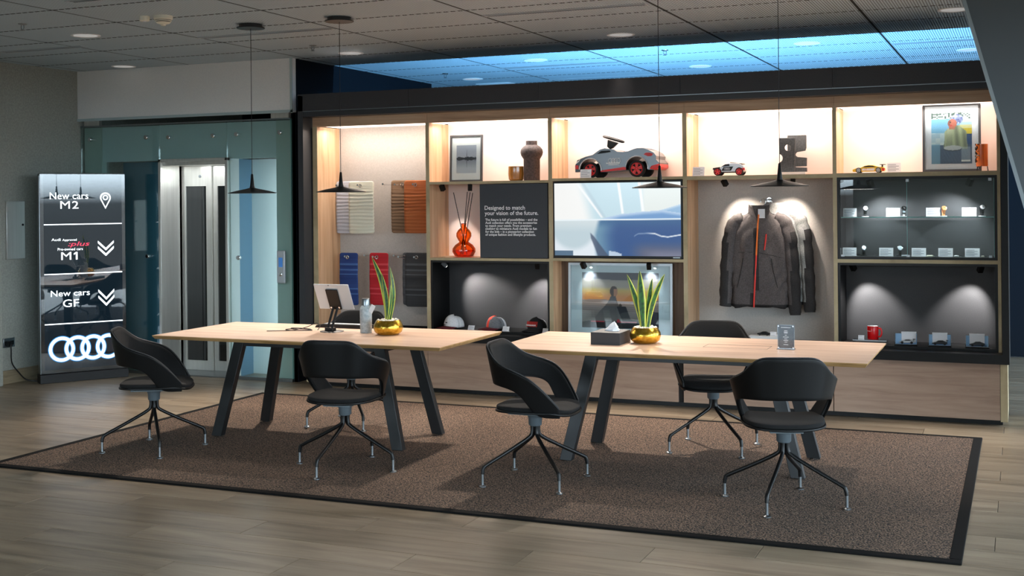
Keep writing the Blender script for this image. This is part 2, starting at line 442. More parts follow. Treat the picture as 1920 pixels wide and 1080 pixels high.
box('floor_channel', (-8.96, -7.967, 9.765, 9.80, 0, 0.03), M['dullchrome'], LF)
box('head_channel', (-8.96, -6.41, 9.77, 9.80, 2.505, 2.518), M['dullchrome'], LF)
box('head_bracket', (-8.93, -8.73, 9.79, 9.83, 2.518, 2.568), M['steel'], LF)
box('head_bracket', (-6.62, -6.42, 9.76, 9.80, 2.518, 2.568), M['steel'], LF)
box('end_return', (-6.404, -6.37, 9.80, 9.9, 0, 2.56), M['black'], LF)
for x, z in [(-8.821, 2.376), (-8.104, 2.379), (-7.826, 2.371), (-7.291, 2.371), (-7.015, 2.376), (-6.519, 2.379), (-7.004, 1.18), (-8.099, 1.185)]:
    MB().lathe([(0.018, 0), (0.022, 0.003), (0.022, 0.03), (0.018, 0.034)], 14, mat=tr(x, 9.775, z) @ rot('X', PI/2)).build('standoff', M['chrome'], LF, smooth=True)
# ---- lift doors
D = MB()
D.box(-7.965, -7.935, 9.76, 9.80, 0, 2.155); D.box(-7.16, -7.13, 9.76, 9.80, 0, 2.155); D.box(-7.965, -7.13, 9.76, 9.80, 2.125, 2.155)
DR = struct(D.build('door_1', M['steel'], bevel=0.003))
box('jamb', (-7.965, -7.94, 9.80, 10.16, 0, 2.14), M['steel'], DR)
box('jamb', (-7.155, -7.13, 9.80, 10.16, 0, 2.14), M['steel'], DR)
box('lintel', (-7.94, -7.155, 9.80, 10.16, 2.09, 2.125), M['steel'], DR)
box('jamb', (-7.985, -7.94, 10.06, 10.1, 0, 2.1), M['steel'], DR, bevel=.003)
def leaf(x0, x1, g0, g1, y):
    m = MB(); z0, z1 = 0.012, 2.088
    m.box(x0, g0, y, y+0.03, z0, z1); m.box(g1, x1, y, y+0.03, z0, z1); m.box(g0, g1, y, y+0.03, z0, 0.11); m.box(g0, g1, y, y+0.03, 1.885, z1)
    o = m.build('door_leaf', M['steel'], DR)
    MB().box(g0, g1, y+0.012, y+0.018, 0.11, 1.885).build('glass_pane', M['door_glass'], o)
    return o
lf = leaf(-7.938, -7.575, -7.892, -7.640, 10.10)
MB().lathe([(0.016, 0), (0.016, 0.004), (0.008, 0.005)], 16, mat=tr(-7.712, 10.1, 1.985) @ rot('X', PI/2)).build('key_switch', M['dullchrome'], lf)
leaf(-7.57, -7.15, -7.52, -7.25, 10.125)
box('threshold', (-7.94, -7.155, 9.78, 10.15, -0.003, 0.010), M['dullchrome'], DR)

# =================================================================== DISPLAY WALL
U = thing('display_wall', 'long oak display wall with lit niches in a charcoal frame behind the tables', 'shelving', (0, 0, 0))
F = M['frame_dark']
box('frame_post', (-6.215, -6.16, 9.60, 10.2, 0.465, 2.70), F, U)
box('frame_post', (-0.147, -0.099, 9.60, 10.2, 0.465, 2.70), M['black'], U)
box('frame_rail', (-6.16, -0.147, 9.60, 9.80, 0.465, 0.535), M['black'], U)
box('frame_rail', (-6.16, -0.147, 9.612, 9.75, 2.505, 2.556), F, U)
sx = [-6.215, -5.05, -3.80, -2.56, -1.35, -0.099]
for a, b in zip(sx, sx[1:]):
    box('fascia_panel', (a+0.0015, b-0.0015, 9.60, 9.64, 2.558, 2.715), M['fascia'], U)
box('light_trim', (-6.16, -0.12, 9.596, 9.604, 2.552, 2.5585), M['dullchrome'], U)
box('roof_and_baffle', (-6.215, -0.099, 9.64, 10.46, 2.68, 2.70), M['black_matte'], U)  # unseen rear overhang added to cut the blue light's edge on the ceiling
box('rear_panel', (-6.2, -0.11, 10.18, 10.2, 0, 2.68), M['black_matte'], U)
hx = [-6.15, -4.943, -3.757, -2.567, -1.36, -0.152]
for a, b in zip(hx, hx[1:]):
    box('header_panel', (a+0.001, b-0.001, 9.75, 9.772, BAYTOP, 2.508), M['oak_h'], U)
# dividers
DV = [(-6.15, -6.10), (-4.96, -4.925), (-3.775, -3.74), (-2.585, -2.55), (-1.375, -1.345), (-0.175, -0.152)]
for a, b in DV:
    o = MB().box(a, b, 9.752, 10.16, 0.535, BAYTOP).build('divider', M['oak_v'], U)
    MB().box(a, b, 9.748, 9.752, 0.535, BAYTOP).build('edge_band', M['oak_edge'], o)
# bay backs
for i, (a, b) in enumerate(BX):
    zz = 1.88 if i else 0.535
    box('back_panel', (a, b, 10.15, 10.165, zz, BAYTOP+.06), M['bay_white'] if i else M['wall_panel'], U)
    l_ = box('led_panel', (a+0.0, b-0.0, 9.80, 10.15, 2.425, 2.44), M['led'], U)
    box('led_lip', (a, b, 9.772, 9.80, BAYTOP, 2.44), M['oak_h'], l_)
def shelf(a, b, z0, z1, mat=None):
    o = MB().box(a, b, 9.756, 10.15, z0, z1).build('shelf', mat or M['oak_h'], U)
    MB().box(a, b, 9.749, 9.756, z0, z1).build('edge_band', M['oak_edge'], o)
SH1 = [None, (1.860, 1.883), (1.872, 1.896), (1.864, 1.896), (1.866, 1.899)]
for i in range(1, 5): shelf(*BX[i], *SH1[i])
for i, (z0, z1) in {1: (1.178, 1.201), 2: (1.184, 1.209), 4: (1.196, 1.224)}.items(): shelf(*BX[i], z0, z1)
# bay 2 middle
box('back_panel', (BX[1][0], BX[1][1], 10.14, 10.15, 1.201, 1.86), M['bay_white'], U)
# bay 3 middle / lower
box('back_panel', (BX[2][0], BX[2][1], 9.96, 9.98, 0.535, 1.184), M['oak_dark'], U)
box('back_panel', (BX[2][0], BX[2][1], 10.0, 10.02, 1.209, 1.872), M['black_matte'], U)
# bay 4 tall grey panel
box('back_panel', (BX[3][0], BX[3][1], 10.12, 10.14, 0.535, 1.864), M['wall_panel'], U)
def niche(a, b, z0, z1, t=0.02, yf=9.758):
    m = MB(); m.box(a, a+t, yf, 10.12, z0, z1); m.box(b-t, b, yf, 10.12, z0, z1); m.box(a+t, b-t, yf, 10.12, z1-t, z1); m.box(a+t, b-t, yf, 10.12, z0, z0+t)
    o = m.build('niche_liner', M['black'], U)
    MB().box(a+t, b-t, 10.10, 10.12, z0+t, z1-t).build('niche_back', M['niche'], o)
niche(*BX[1], 0.535, 1.178); niche(*BX[4], 0.535, 1.196); niche(*BX[4], 1.224, 1.866)
NZ = 0.555
# base
for a, b in [(-6.15, -4.905), (-4.901, -2.61), (-2.565, -1.372), (-1.366, -0.166)]:
    box('base_panel', (a, b, 9.64, 9.66, 0.045, 0.462), M['oak_base'], U, bevel=0.001, seg=1)
box('base_end', (-0.163, -0.113, 9.64, 10.2, 0.035, 0.464), M['oak_edge'], U)
box('base_end', (-6.17, -6.152, 9.64, 10.2, 0.035, 0.464), M['oak_edge'], U)
box('base_box', (-6.15, -0.165, 9.66, 10.2, 0.045, 0.464), M['black_matte'], U)
box('toe_kick', (-6.12, -0.15, 9.72, 10.18, 0, 0.045), M['black'], U)

# =================================================================== helpers for display goods
def tagcard(label, x, y, z, w, h, lean=0.25, lines=4, rz=0, group='price cards'):
    t = thing('price_card', label, 'card', (x, y, z), rz, group)
    m = MB(); m.box(-w/2, w/2, -0.0008, 0.0008, 0, h, mat=rot('X', -lean)); m.box(-w/2, w/2, 0, h*0.5, 0, 0.0015)
    m.build('card', M['card'], t)
    if lines:
        q = MB()
        for k in range(lines):
            zz = h*(0.80-0.62*k/max(1, lines-1)); ww = w*(0.82 if k % 2 else 0.6)
            q.box(-w*0.42, -w*0.42+ww*0.95, -0.0014, -0.0009, zz-h*0.022, zz+h*0.022, mat=rot('X', -lean))
        q.build('print', M['ink'], t)
    return t
def framed(name, label, x, y, z, w, h, fn, pw, ph, pz, frame_mat, fw=0.018, lean=0.06, mat_col=None, rz=0, px=0, nx=70, ny=90, glassy=True):
    t = thing(name, label, 'picture', (x, y, z), rz)
    R = rot('X', -lean)
    m = MB(); d_ = 0.022
    m.box(-w/2, w/2, -d_, 0, 0, fw, mat=R); m.box(-w/2, w/2, -d_, 0, h-fw, h, mat=R)
    m.box(-w/2, -w/2+fw, -d_, 0, fw, h-fw, mat=R); m.box(w/2-fw, w/2, -d_, 0, fw, h-fw, mat=R)
    m.build('frame', frame_mat, t)
    MB().box(-w/2+fw, w/2-fw, -0.008, -0.002, fw, h-fw, mat=R).build('mount', mat_col or M['card'], t)
    p = R @ Vector((px, -0.0095, pz))
    picture('print', fn, pw, ph, vcol(name+'_print', 0.6), t, p.x, p.z, p.y, nx, ny, rotm=(-lean, 0, 0))
    if glassy: MB().box(-w/2+fw, w/2-fw, -0.014, -0.012, fw, h-fw, mat=R).build('glass', M['glass_clear'], t)
    return t
def spotlamp(label, x, y, z, target, watts, ang=55, col=(1, 0.88, 0.76), blend=0.7, hang=0.02, lensmat=None):
    t = thing('spotlight', label, 'spotlight', (x, y, z), 0, 'shelf spotlights')
    d = Vector(target)-Vector((x, y, z)); q = d.to_track_quat('-Z', 'Y').to_matrix().to_4x4()
    MB().box(-0.019, 0.019, -0.019, 0.019, -0.028, 0.028, mat=q).build('housing', M['black'], t, bevel=0.002)
    MB().lathe([(0.013, -0.0295), (0.013, -0.028)], 14, mat=q).build('lens', M['spotlens'], t)
    MB().tube([(0, 0, 0.0), (0, 0, hang+0.03)], 0.005, 8).build('stem', M['black'], t)
    e = d.normalized()*0.04
    lo = light('spot_beam', 'SPOT', (x+e.x, y+e.y, z+e.z), watts, col, target, spot=ang, blend=blend, radius=0.012)
    return t
def ring(r, t, n=28, m=8, mat=None, mb=None):
    mb = mb or MB(); mb.tube([(r*math.cos(2*PI*k/n), 0, r*math.sin(2*PI*k/n)) for k in range(n)], t, m, mat=mat, closed=True); return mb
def flatrings(mb, cx, cz, R_, t, pitch, n=4, y=0, th=0.0015, seg=40):
    for k in range(n):
        for i in range(seg):
            a, b = 2*PI*i/seg, 2*PI*(i+1)/seg
            x = cx+(k-(n-1)/2)*pitch
            yy = y-th*(1+0.3*(k % 2))
            mb.add([(x+R_*math.cos(a), yy, cz+R_*math.sin(a)), (x+R_*math.cos(b), yy, cz+R_*math.sin(b)),
                    (x+(R_-t)*math.cos(b), yy, cz+(R_-t)*math.sin(b)), (x+(R_-t)*math.cos(a), yy, cz+(R_-t)*math.sin(a))], [(0, 1, 2, 3)])
    return mb

# =================================================================== RUG
RZ = 0.012
rg = tag(MB().box(-6.24, -0.33, 6.02, 9.06, 0.0, RZ-0.001).build('rug', M['rug']), 'large flat-woven brown rug with black binding under both tables', 'rug')
for b in [(-6.30, -0.275, 5.965, 6.025, 0, RZ), (-6.30, -0.275, 9.055, 9.11, 0, RZ), (-6.30, -6.24, 6.025, 9.055, 0, RZ), (-0.335, -0.275, 6.025, 9.055, 0, RZ)]:
    box('binding', b, M['rug_border'], rg, bevel=0.004)

# =================================================================== TABLES
def table(label, x0, x1, y0, y1, flap=False):
    cx, cy = (x0+x1)/2, (y0+y1)/2; hx, hy = (x1-x0)/2, (y1-y0)/2
    t = thing('meeting_table', label, 'table', (cx, cy, RZ), 0, None)
    H = 0.755-RZ
    m = MB(); e = 0.014
    vs = []
    for z, i in [(H, 0), (H-0.006, -0.0), (H-0.026, e)]:
        vs += [(-hx+i, -hy+i, z), (hx-i, -hy+i, z), (hx-i, hy-i, z), (-hx+i, hy-i, z)]
    m.add(vs[:4], [(0, 1, 2, 3)])
    top = MB().add(vs, [(0,1,2,3), (8,11,10,9)], 0)
    fs = []
    for L in (0, 4):
        for k in range(4):
            k2 = (k+1) % 4; fs.append((L+k, L+4+k, L+4+k2, L+k2))
    top.add(vs, fs, 1)
    tp = top.build('tabletop', [M['table_oak'], M['table_edge']], t)
    if flap:
        g = MB()
        for (a, b, c, d_) in [(0.10, 0.515, 0.118, 0.121), (0.10, 0.515, -0.043, -0.040), (0.10, 0.103, -0.040, 0.118), (0.512, 0.515, -0.040, 0.118)]:
            g.box(a, b, c, d_, H-0.001, H+0.0006)
        g.build('cable_flap_gap', M['black'], tp)
    zt = H-0.027
    for sx_ in (-1, 1):
        for sy_ in (-1, 1):
            fx, fy = sx_*0.745, sy_*0.305; tx, ty = sx_*0.575, sy_*0.245
            w, d_ = 0.042, 0.026
            vs = []
            for (X, Y, Z) in [(fx, fy, 0.006), (tx, ty, zt)]:
                vs += [(X-w, Y-d_, Z), (X+w, Y-d_, Z), (X+w, Y+d_, Z), (X-w, Y+d_, Z)]
            lg = MB().add(vs, [(0,3,2,1), (4,5,6,7), (0,1,5,4), (1,2,6,5), (2,3,7,6), (3,0,4,7)]).build('leg', M['blackmetal'], t, bevel=0.003)
            MB().lathe([(0.016, 0), (0.016, 0.007)], 12, mat=tr(fx, fy, 0)).build('glide', M['chrome'], lg, smooth=True)
    for sy_ in (-1, 1):
        MB().box(-0.62, 0.62, sy_*0.245-0.02, sy_*0.245+0.02, zt-0.055, zt).build('rail', M['blackmetal'], t, bevel=0.002)
    for sx_ in (-1, 1):
        MB().box(sx_*0.575-0.035, sx_*0.575+0.035, -0.225, 0.225, zt-0.055, zt).build('cross_rail', M['blackmetal'], t, bevel=0.002)
    return t
table('oak meeting table at the left with black raking legs, carrying the tablet and bottle', -5.85, -3.515, 7.085, 8.105)
table('oak meeting table at the right with black raking legs, carrying the tissue box', -3.19, -0.83, 7.185, 8.22, True)

# =================================================================== CHAIRS
PLAN = [(0, 0, -.262), (.16, .10, -.258), (.30, .185, -.232), (.42, .245, -.17), (.52, .290, -.10), (.62, .315, -.03), (.74, .322, .05), (.84, .305, .12), (.93, .275, .19), (1, .245, .235)]
UP = [(0, .838), (.2, .838), (.27, .828), (.33, .795), (.38, .765), (.43, .74), (.50, .722), (.58, .705), (.66, .69), (.74, .668), (.82, .630), (.88, .58), (.94, .52), (1, .455)]
LO = [(0, .606), (.3, .604), (.46, .598), (.56, .59), (.64, .572), (.70, .54), (.75, .49), (.79, .44), (.84, .424), (1, .42)]
def plan(s):
    a = abs(s); x = interp([(p[0], p[1]) for p in PLAN], a); y = interp([(p[0], p[2]) for p in PLAN], a)
    return (x if s >= 0 else -x), y
def band(z_off=0.0, inset=0.0, lo_off=0.0, rows=10, smax=1.0):
    P = []
    N = 64
    # smooth the piecewise tables by averaging
    def sm(f, s):
        return sum(f(s+d*0.03) for d in (-2, -1, 0, 1, 2))/5
    for i in range(N+1):
        s = (-1+2*i/N)*smax
        a = abs(s)
        u = sm(lambda q: interp(UP, min(1, abs(q))), s)-z_off; lo = sm(lambda q: interp(LO, min(1, abs(q))), s)+lo_off
        if u < lo+0.006: u = lo+0.006
        px = sm(lambda q: plan(max(-1, min(1, q)))[0], s); py = sm(lambda q: plan(max(-1, min(1, q)))[1], s)
        n = Vector((px, py+0.02)); n = n.normalized() if n.length else Vector((0, -1))
        row = []
        for j in range(rows+1):
            z = lo+(u-lo)*j/rows
            t = (z-0.44)/0.39
            k = 0.70+0.33*t
            ky = 0.78+0.25*t
            front = sstep(0.0, 0.25, py)
            ky = ky*(1-front)+0.98*front
            row.append((px*k-n.x*inset, py*ky-n.y*inset, z))
        P.append(row)
    return P
def make_chair(label):
    t = thing('conference_chair', label, 'chair', (0, 0, 0))
    s = MB().grid(band()).build('shell', M['shell'], t, smooth=False)
    for p in s.data.polygons: p.use_smooth = True
    sd = s.modifiers.new('thick', 'SOLIDIFY'); sd.thickness = 0.014; sd.offset = 0
    s2 = s.modifiers.new('bev', 'BEVEL'); s2.width = 0.004; s2.segments = 2; s2.limit_method = 'ANGLE'; s2.angle_limit = math.radians(50)
    u = MB().grid(band(0.008, 0.014, 0.008, 8, 0.985)).build('upholstery', M['felt'], t)
    for p in u.data.polygons: p.use_smooth = True
    sd = u.modifiers.new('thick', 'SOLIDIFY'); sd.thickness = 0.012; sd.offset = 0
    rim = [r_[-1] for r_ in band(-0.004, 0.004)]
    MB().tube(rim, 0.0035, 6).build('piping', plain('piping_grey', rgb(58, 58, 60), .6), t, smooth=True)
    # seat
    def seatz(x, y): return 0.018*(abs(x)/0.24)**2.2 + 0.010*max(0, (abs(y)/0.25))**2 - 0.018*sstep(0.16, 0.27, y)
    def seatgrid(sc, z0, dome):
        vs = [(0, 0.01, z0+dome)]; fs = []; n = 40; R = 7
        for i in range(1, R+1):
            f = i/R
            for k in range(n):
                a = 2*PI*k/n; c, q = math.cos(a), math.sin(a); e = 0.62
                x = 0.232*math.copysign(abs(c)**e, c)*f*sc; y = (0.255 if q > 0 else 0.235)*math.copysign(abs(q)**e, q)*f*sc+0.012
                x *= 0.93+0.07*min(1, (y+0.25)/0.3)
                vs.append((x, y, z0+seatz(x, y)+dome*(1-f**6)))
        for k in range(n): fs.append((0, 1+k, 1+(k+1) % n))
        for i in range(1, R):
            for k in range(n):
                k2 = (k+1) % n; o = 1+(i-1)*n; p = 1+i*n
                fs.append((o+k, p+k, p+k2, o+k2))
        return vs, fs
    for nm, z0, mat, th, sc, dome in [('seat_pan', 0.432, M['shell'], 0.014, 1.0, 0), ('seat', 0.450, M['felt'], 0.026, 0.97, 0.008)]:
        o = MB().add(*seatgrid(sc, z0, dome)).build(nm, mat, t)
        for p in o.data.polygons: p.use_smooth = True
        sd = o.modifiers.new('thick', 'SOLIDIFY'); sd.thickness = th; sd.offset = 0
        b = o.modifiers.new('bev', 'BEVEL'); b.width = th*0.35; b.segments = 3; b.limit_method = 'ANGLE'; b.angle_limit = math.radians(50)
    base = MB()
    base.box(-0.09, 0.09, -0.14, 0.14, 0.412, 0.428)
    base.lathe([(0.062, 0.414), (0.05, 0.402), (0.042, 0.385), (0.04, 0.345), (0.034, 0.338)], 20)
    base.build('hub', M['hubgrey'], t, smooth=True)
    return t
def chair_legs(t, a0):
    for k in range(4):
        a = a0+k*PI/2; c, s = math.cos(a), math.sin(a)
        pts = smooth([(0.022*c, 0.022*s, 0.345), (0.022*c, 0.022*s, 0.30), (0.045*c, 0.045*s, 0.268), (0.17*c, 0.17*s, 0.20), (0.315*c, 0.315*s, 0.128), (0.338*c, 0.338*s, 0.108), (0.345*c, 0.345*s, 0.075)], 4)
        lg = MB().tube(pts, 0.0115, 10).build('leg', M['chairleg'], t, smooth=True)
        MB().lathe([(0.022, 0), (0.022, 0.006), (0.009, 0.012), (0.0085, 0.02), (0.0085, 0.085)], 14, mat=tr(0.345*c, 0.345*s, 0)).build('glide', M['dullchrome'], lg, smooth=True)
chairs = [
    ((-5.57, 6.76), 29, 45, 'black armchair at the left end of the left table, nearest the lit sign'),
    ((-4.01, 6.71), 98, 0, 'black armchair turned away at the front of the left table, before the plant'),
    ((-2.73, 6.79), 2, 45, 'black armchair seen in profile between the two tables'),
    ((-1.24, 6.80), 107, -5, 'black armchair with its back to us at the front right of the right table'),
    ((-1.95, 8.10), 280, 45, 'black armchair on the far side of the right table below the jackets'),
    ((-4.76, 8.06), 279, 45, 'black armchair on the far side of the left table, mostly hidden by the tabletop'),
]
proto = None; todo = []
for (x, y), th, leg0, lab in chairs:
    if proto is None: proto = make_chair(lab); t = proto; t.location = (x, y, RZ); t.rotation_euler = (0, 0, math.radians(th-90)); t['group'] = 'conference chairs at the tables'
    else:
        t = dup(proto, (x, y, RZ), math.radians(th-90), lab, 'conference chairs at the tables')
    todo.append((t, math.radians(leg0-(th-90))))
for o, a in todo: chair_legs(o, a)

# =================================================================== ON THE TABLES
TZ = 0.755
def leafblade(mb, cols, base, tip, wmax, bend=(0, 0, 0), twist=0.0, tz=0.55, dark=False):
    b = Vector(base); t = Vector(tip); bd = Vector(bend); d = t-b; side = Vector((math.cos(twist), math.sin(twist), 0)); n = 28
    nrm = d.cross(side).normalized(); P = []
    for i in range(n+1):
        f = i/n
        c = b+d*f+bd*math.sin(PI*f)
        w = wmax*(0.55+0.45*sstep(0, tz, f))*(1-f**3.2)**0.8 if f < 1 else 0.0005
        row = []
        for j, q in enumerate((-1, -.82, -.5, 0, .5, .82, 1)):
            p = c+side*(q*w)+nrm*(0.25*w*(q*q))
            row.append(tuple(p))
            if abs(q) > .8: cc = rgb(206, 214, 84)
            else:
                v = math.sin(f*55+3*math.sin(f*17)+q*2.1)+0.6*math.sin(f*131+q*5)
                cc = mixc(rgb(44, 104, 40), rgb(10, 46, 24), 0.5+0.5*v)
            cols.append(cc)
        P.append(row)
    mb.grid(P)
def plant(label, x, y, leaves, R_):
    t = thing('potted_snake_plant', label, 'plant', (x, y, TZ))
    R_ = R_
    prof = [(0.055, 0), (0.075, 0.004), (0.098, 0.022), (0.107, 0.05), (0.104, 0.072), (0.092, 0.094), (0.084, 0.106), (0.080, 0.106), (0.078, 0.098)]
    MB().lathe([(r*R_/0.107, z) for r, z in prof], 40).build('pot', M['gold'], t, smooth=True)
    mb = MB(); rnd = random.Random(3)
    for k in range(70):
        a = rnd.random()*2*PI; r = math.sqrt(rnd.random())*0.074*R_/0.107; q = 0.006+rnd.random()*0.005
        m_ = tr(r*math.cos(a), r*math.sin(a), 0.102+rnd.random()*0.006) @ rot('Z', a*3)
        mb.lathe([(0.2*q, -q*.8), (q, -q*.3), (q*1.1, 0.2*q), (0.3*q, q*.8)], 6, mat=m_)
    pb = mb.build('pebbles', M['pebble'], t, smooth=True); pb['kind'] = 'stuff'
    for args in leaves:
        m = MB(); cols = []
        leafblade(m, cols, *args)
        o = m.build('leaf', M['leaf'], t, cols=cols)
        for p in o.data.polygons: p.use_smooth = True
        sd = o.modifiers.new('thick', 'SOLIDIFY'); sd.thickness = 0.003
    return t
plant('snake plant with three slender leaves in a hammered gold pot, beside the bottle', -4.212, 7.66,
    [((-0.01, 0, 0.10), (-0.13, 0.0, 0.56), 0.026, (0.035, 0, 0), 0.35), ((0.0, -.01, 0.10), (-0.052, 0.0, 0.445), 0.020, (0.012, 0, 0), 0.3), ((0.012, 0.005, 0.10), (0.018, 0, 0.49), 0.018, (0.03, 0, 0), 0.9), ((0.008, -.02, 0.10), (0.03, -.01, 0.36), 0.015, (0.012, 0, 0), 1.2)], 0.107)
plant('snake plant with five broad leaves in a hammered gold pot, beside the tissue box', -2.318, 7.74,
    [((-0.02, 0, 0.10), (-0.122, 0, 0.455), 0.024, (0.012, 0, 0), 0.3), ((-0.02, .03, 0.10), (-0.045, 0.03, 0.44), 0.018, (0.0, 0, 0), 0.2), ((-0.005, -0.03, 0.10), (-0.028, -0.02, 0.482), 0.031, (-0.0, 0, 0), 0.15, .5),
     ((0.015, 0, 0.10), (0.052, 0.0, 0.435), 0.024, (-0.006, 0, 0), 0.4), ((0.02, -.01, 0.10), (0.135, 0, 0.46), 0.026, (-0.018, 0, 0), 0.75, .7)], 0.104)
# tablet on its stand
t = thing('tablet', 'silver tablet seen from behind, held up by a black table stand', 'tablet', (-4.716, 7.716, TZ))
ctr = Vector((0.02, 0.0, 0.258))
Mx = tr(*ctr) @ rot('Z', math.radians(2)) @ rot('X', math.radians(27))
MB().box(-0.145, 0.145, -0.004, 0.004, -0.106, 0.106, mat=Mx).build('body', M['silver'], t, bevel=0.003)
MB().box(-0.139, 0.139, 0.0041, 0.0046, -0.100, 0.100, mat=Mx).build('display', M['black'], t)
MB().lathe([(0.004, 0), (0.004, 0.001)], 12, mat=Mx @ tr(-0.02, -0.004, 0.098) @ rot('X', PI/2)).build('camera_lens', M['black'], t)
t = thing('tablet_stand', 'black folding stand with a round foot under the silver tablet', 'stand', (-4.716, 7.716, TZ))
MB().lathe([(0.088, 0), (0.088, 0.004), (0.085, 0.005)], 36).build('foot_disc', M['blackmetal'], t, smooth=True)
hd = ctr+Vector((0.012, -0.012, -0.02))
Mp = Mx @ tr(-0.002, -0.010, -0.018)
MB().box(-0.05, 0.05, -0.005, 0.005, -0.085, 0.085, mat=Mp).build('holder_plate', M['black'], t, bevel=0.004)
low = Mp @ Vector((0.0, 0, -0.07))
for dx in (-0.018, 0.018):
    v0 = Vector((dx-0.012, -0.012, 0.02)); v1 = low+Vector((dx, -0.006, 0))
    MB().tube([v0, v1], 0.009, 8).build('arm', M['black'], t)
MB().box(-0.045, 0.025, -0.03, 0.02, 0.005, 0.03).build('hinge_block', M['black'], t, bevel=0.004)
for dx in (-0.033, 0.033):
    MB().lathe([(0.008, 0), (0.008, 0.004)], 12, mat=Mp @ tr(dx, -0.005, -0.066) @ rot('X', PI/2)).build('screw', M['chrome'], t)
# keyboard bar
t = thing('keyboard', 'slim black keyboard with a silver top edge behind the tablet stand', 'keyboard', (-4.765, 7.975, TZ))
MB().prism([(-0.235, 0), (-0.222, 0.018), (-0.16, 0.028), (0.235, 0.028), (0.24, 0)], -0.045, 0.045).build('body', M['black'], t, bevel=0.003)
MB().box(-0.15, 0.23, -0.042, 0.01, 0.028, 0.033).build('top_plate', M['silver'], t, bevel=0.001)
# bottle
t = thing('drinking_bottle', 'speckled grey metal drinking bottle with a pale paper tag on the left table', 'bottle', (-4.424, 7.71, TZ))
MB().lathe([(0.040, 0), (0.043, 0.004), (0.044, 0.17), (0.040, 0.187), (0.031, 0.198), (0.029, 0.202)], 32).build('body', M['bottle'], t, smooth=True)
MB().lathe([(0.030, 0.202), (0.030, 0.246), (0.027, 0.252)], 28).build('cap', M['dullchrome'], t, smooth=True)
MB().box(-0.004, 0.03, -0.002, 0.002, -0.03, 0.03, mat=tr(0.05, -0.02, 0.185) @ rot('Y', 0.5)).build('paper_tag', M['card'], t)
# cable
t = tag(MB().tube(smooth([(0.13, .05, 0.004), (0.12, 0.10, .03), (0.07, .12, 0.045), (0.02, .08, 0.02), (-0.04, 0.02, 0.004), (-0.10, 0.05, .004), (-0.12, 0.0, .004), (-0.05, -0.04, 0.004), (0.06, -0.03, 0.005), (0.11, 0.0, 0.006), (0.06, 0.04, 0.007), (-0.05, 0.03, 0.008), (-0.11, 0.06, 0.009), (-0.03, 0.07, 0.01), (0.07, 0.05, 0.007), (0.05, 0.0, 0.004), (-0.12, -0.09, 0.003), (-0.20, -0.13, 0.003)], 6), 0.0028, 6).build('charging_cable', M['black'], loc=(-4.99, 7.70, TZ)), 'thin black cable coiled loosely on the left table', 'cable')
# tissue box
t = thing('tissue_box', 'dark grey tissue box with a white tissue pulled up, on the right table', 'tissue box', (-2.533, 7.68, TZ), math.radians(0))
MB().box(-0.107, 0.095, -0.118, 0.118, 0, 0.081).build('box', M['tissuebox'], t, bevel=0.002)
P = []
rnd = random.Random(5)
for i in range(15):
    a = 2*PI*i/14; row = []
    for j in range(7):
        f = j/6; r = 0.050*(1-f)**0.7*(0.85+0.3*hsh(i % 14, j))+0.004
        row.append((0.005+r*math.cos(a)+0.012*f, r*0.5*math.sin(a), 0.08+0.062*f*(0.85+0.25*hsh(i % 14, 3))))
    P.append(row)
o = MB().grid(P).build('tissue', M['tissue'], t)
# menu stand
t = thing('menu_stand', 'small dark menu card in a clear acrylic stand on the right table', 'menu', (-1.384, 7.70, TZ), math.radians(-2))
MB().box(-0.054, 0.054, -0.004, -0.001, 0.0, 0.155).box(-0.054, 0.054, 0.004, 0.007, 0.0, 0.155).box(-0.054, 0.054, -0.03, 0.04, 0, 0.004).build('acrylic', M['acrylic'], t)
MB().box(-0.050, 0.050, -0.001, 0.004, 0.008, 0.151).build('menu_card', plain('menu_dark', rgb(52, 58, 66), 0.6), t)
m = MB()
for k, (ww, zz) in enumerate([(0.06, .138), (.02, .118), (.024, .110), (.022, .103), (.012, .09), (.036, .078), (.02, .066), (.03, .056), (.018, .046), (.03, .03)]):
    m.box(-ww/2, ww/2, -0.0048, -0.0042, zz-0.0014, zz+0.0014)
m.build('print', M['whitetext'], t)
for sx_ in (-1, 1):
    for zz in (0.146, 0.012): MB().lathe([(0.004, 0), (0.004, 0.003)], 10, mat=tr(sx_*0.046, -0.004, zz) @ rot('X', PI/2)).build('screw', M['chrome'], t)

# =================================================================== PENDANTS
def pendant(label, x, y):
    t = thing('pendant_lamp', label, 'lamp', (x, y, 1.785), 0, 'flat black pendant lamps')
    MB().lathe([(0.182, 0.0), (0.183, 0.004), (0.12, 0.020), (0.05, 0.034), (0.020, 0.042), (0.016, 0.06), (0.008, 0.145), (0.003, 0.15)], 48).build('shade', M['black'], t, smooth=True)
    MB().lathe([(0.0, 0.003), (0.165, 0.003), (0.165, 0.0025)], 36, cap=False).build('diffuser', M['lens'], t)
    light('pendant_light', 'AREA', (x, y, 1.782), 3.2, (1.0, 0.86, 0.74), (x, y, 0), 0.26, 0.26)
    MB().tube([(0, 0, 0.148), (0, 0, ZC-1.785-0.03)], 0.0022, 6).build('cord', M['black'], t)
    MB().lathe([(0.105, ZC-1.785-0.032), (0.107, ZC-1.785-0.03), (0.107, ZC-1.785-0.024), (0.088, ZC-1.785-0.024), (0.088, ZC-1.785)], 40).build('canopy', M['blackmetal'], t, smooth=True)
    return t
pendant('black disc pendant lamp, the first from the left, before the lift', -5.44, 7.762)
pendant('black disc pendant lamp, the second from the left, before the cream swatch', -4.655, 7.762)
pendant('black disc pendant lamp hanging before the toy car and television', -2.215, 7.762)
pendant('black disc pendant lamp hanging before the carved stone ornaments', -1.425, 7.762)

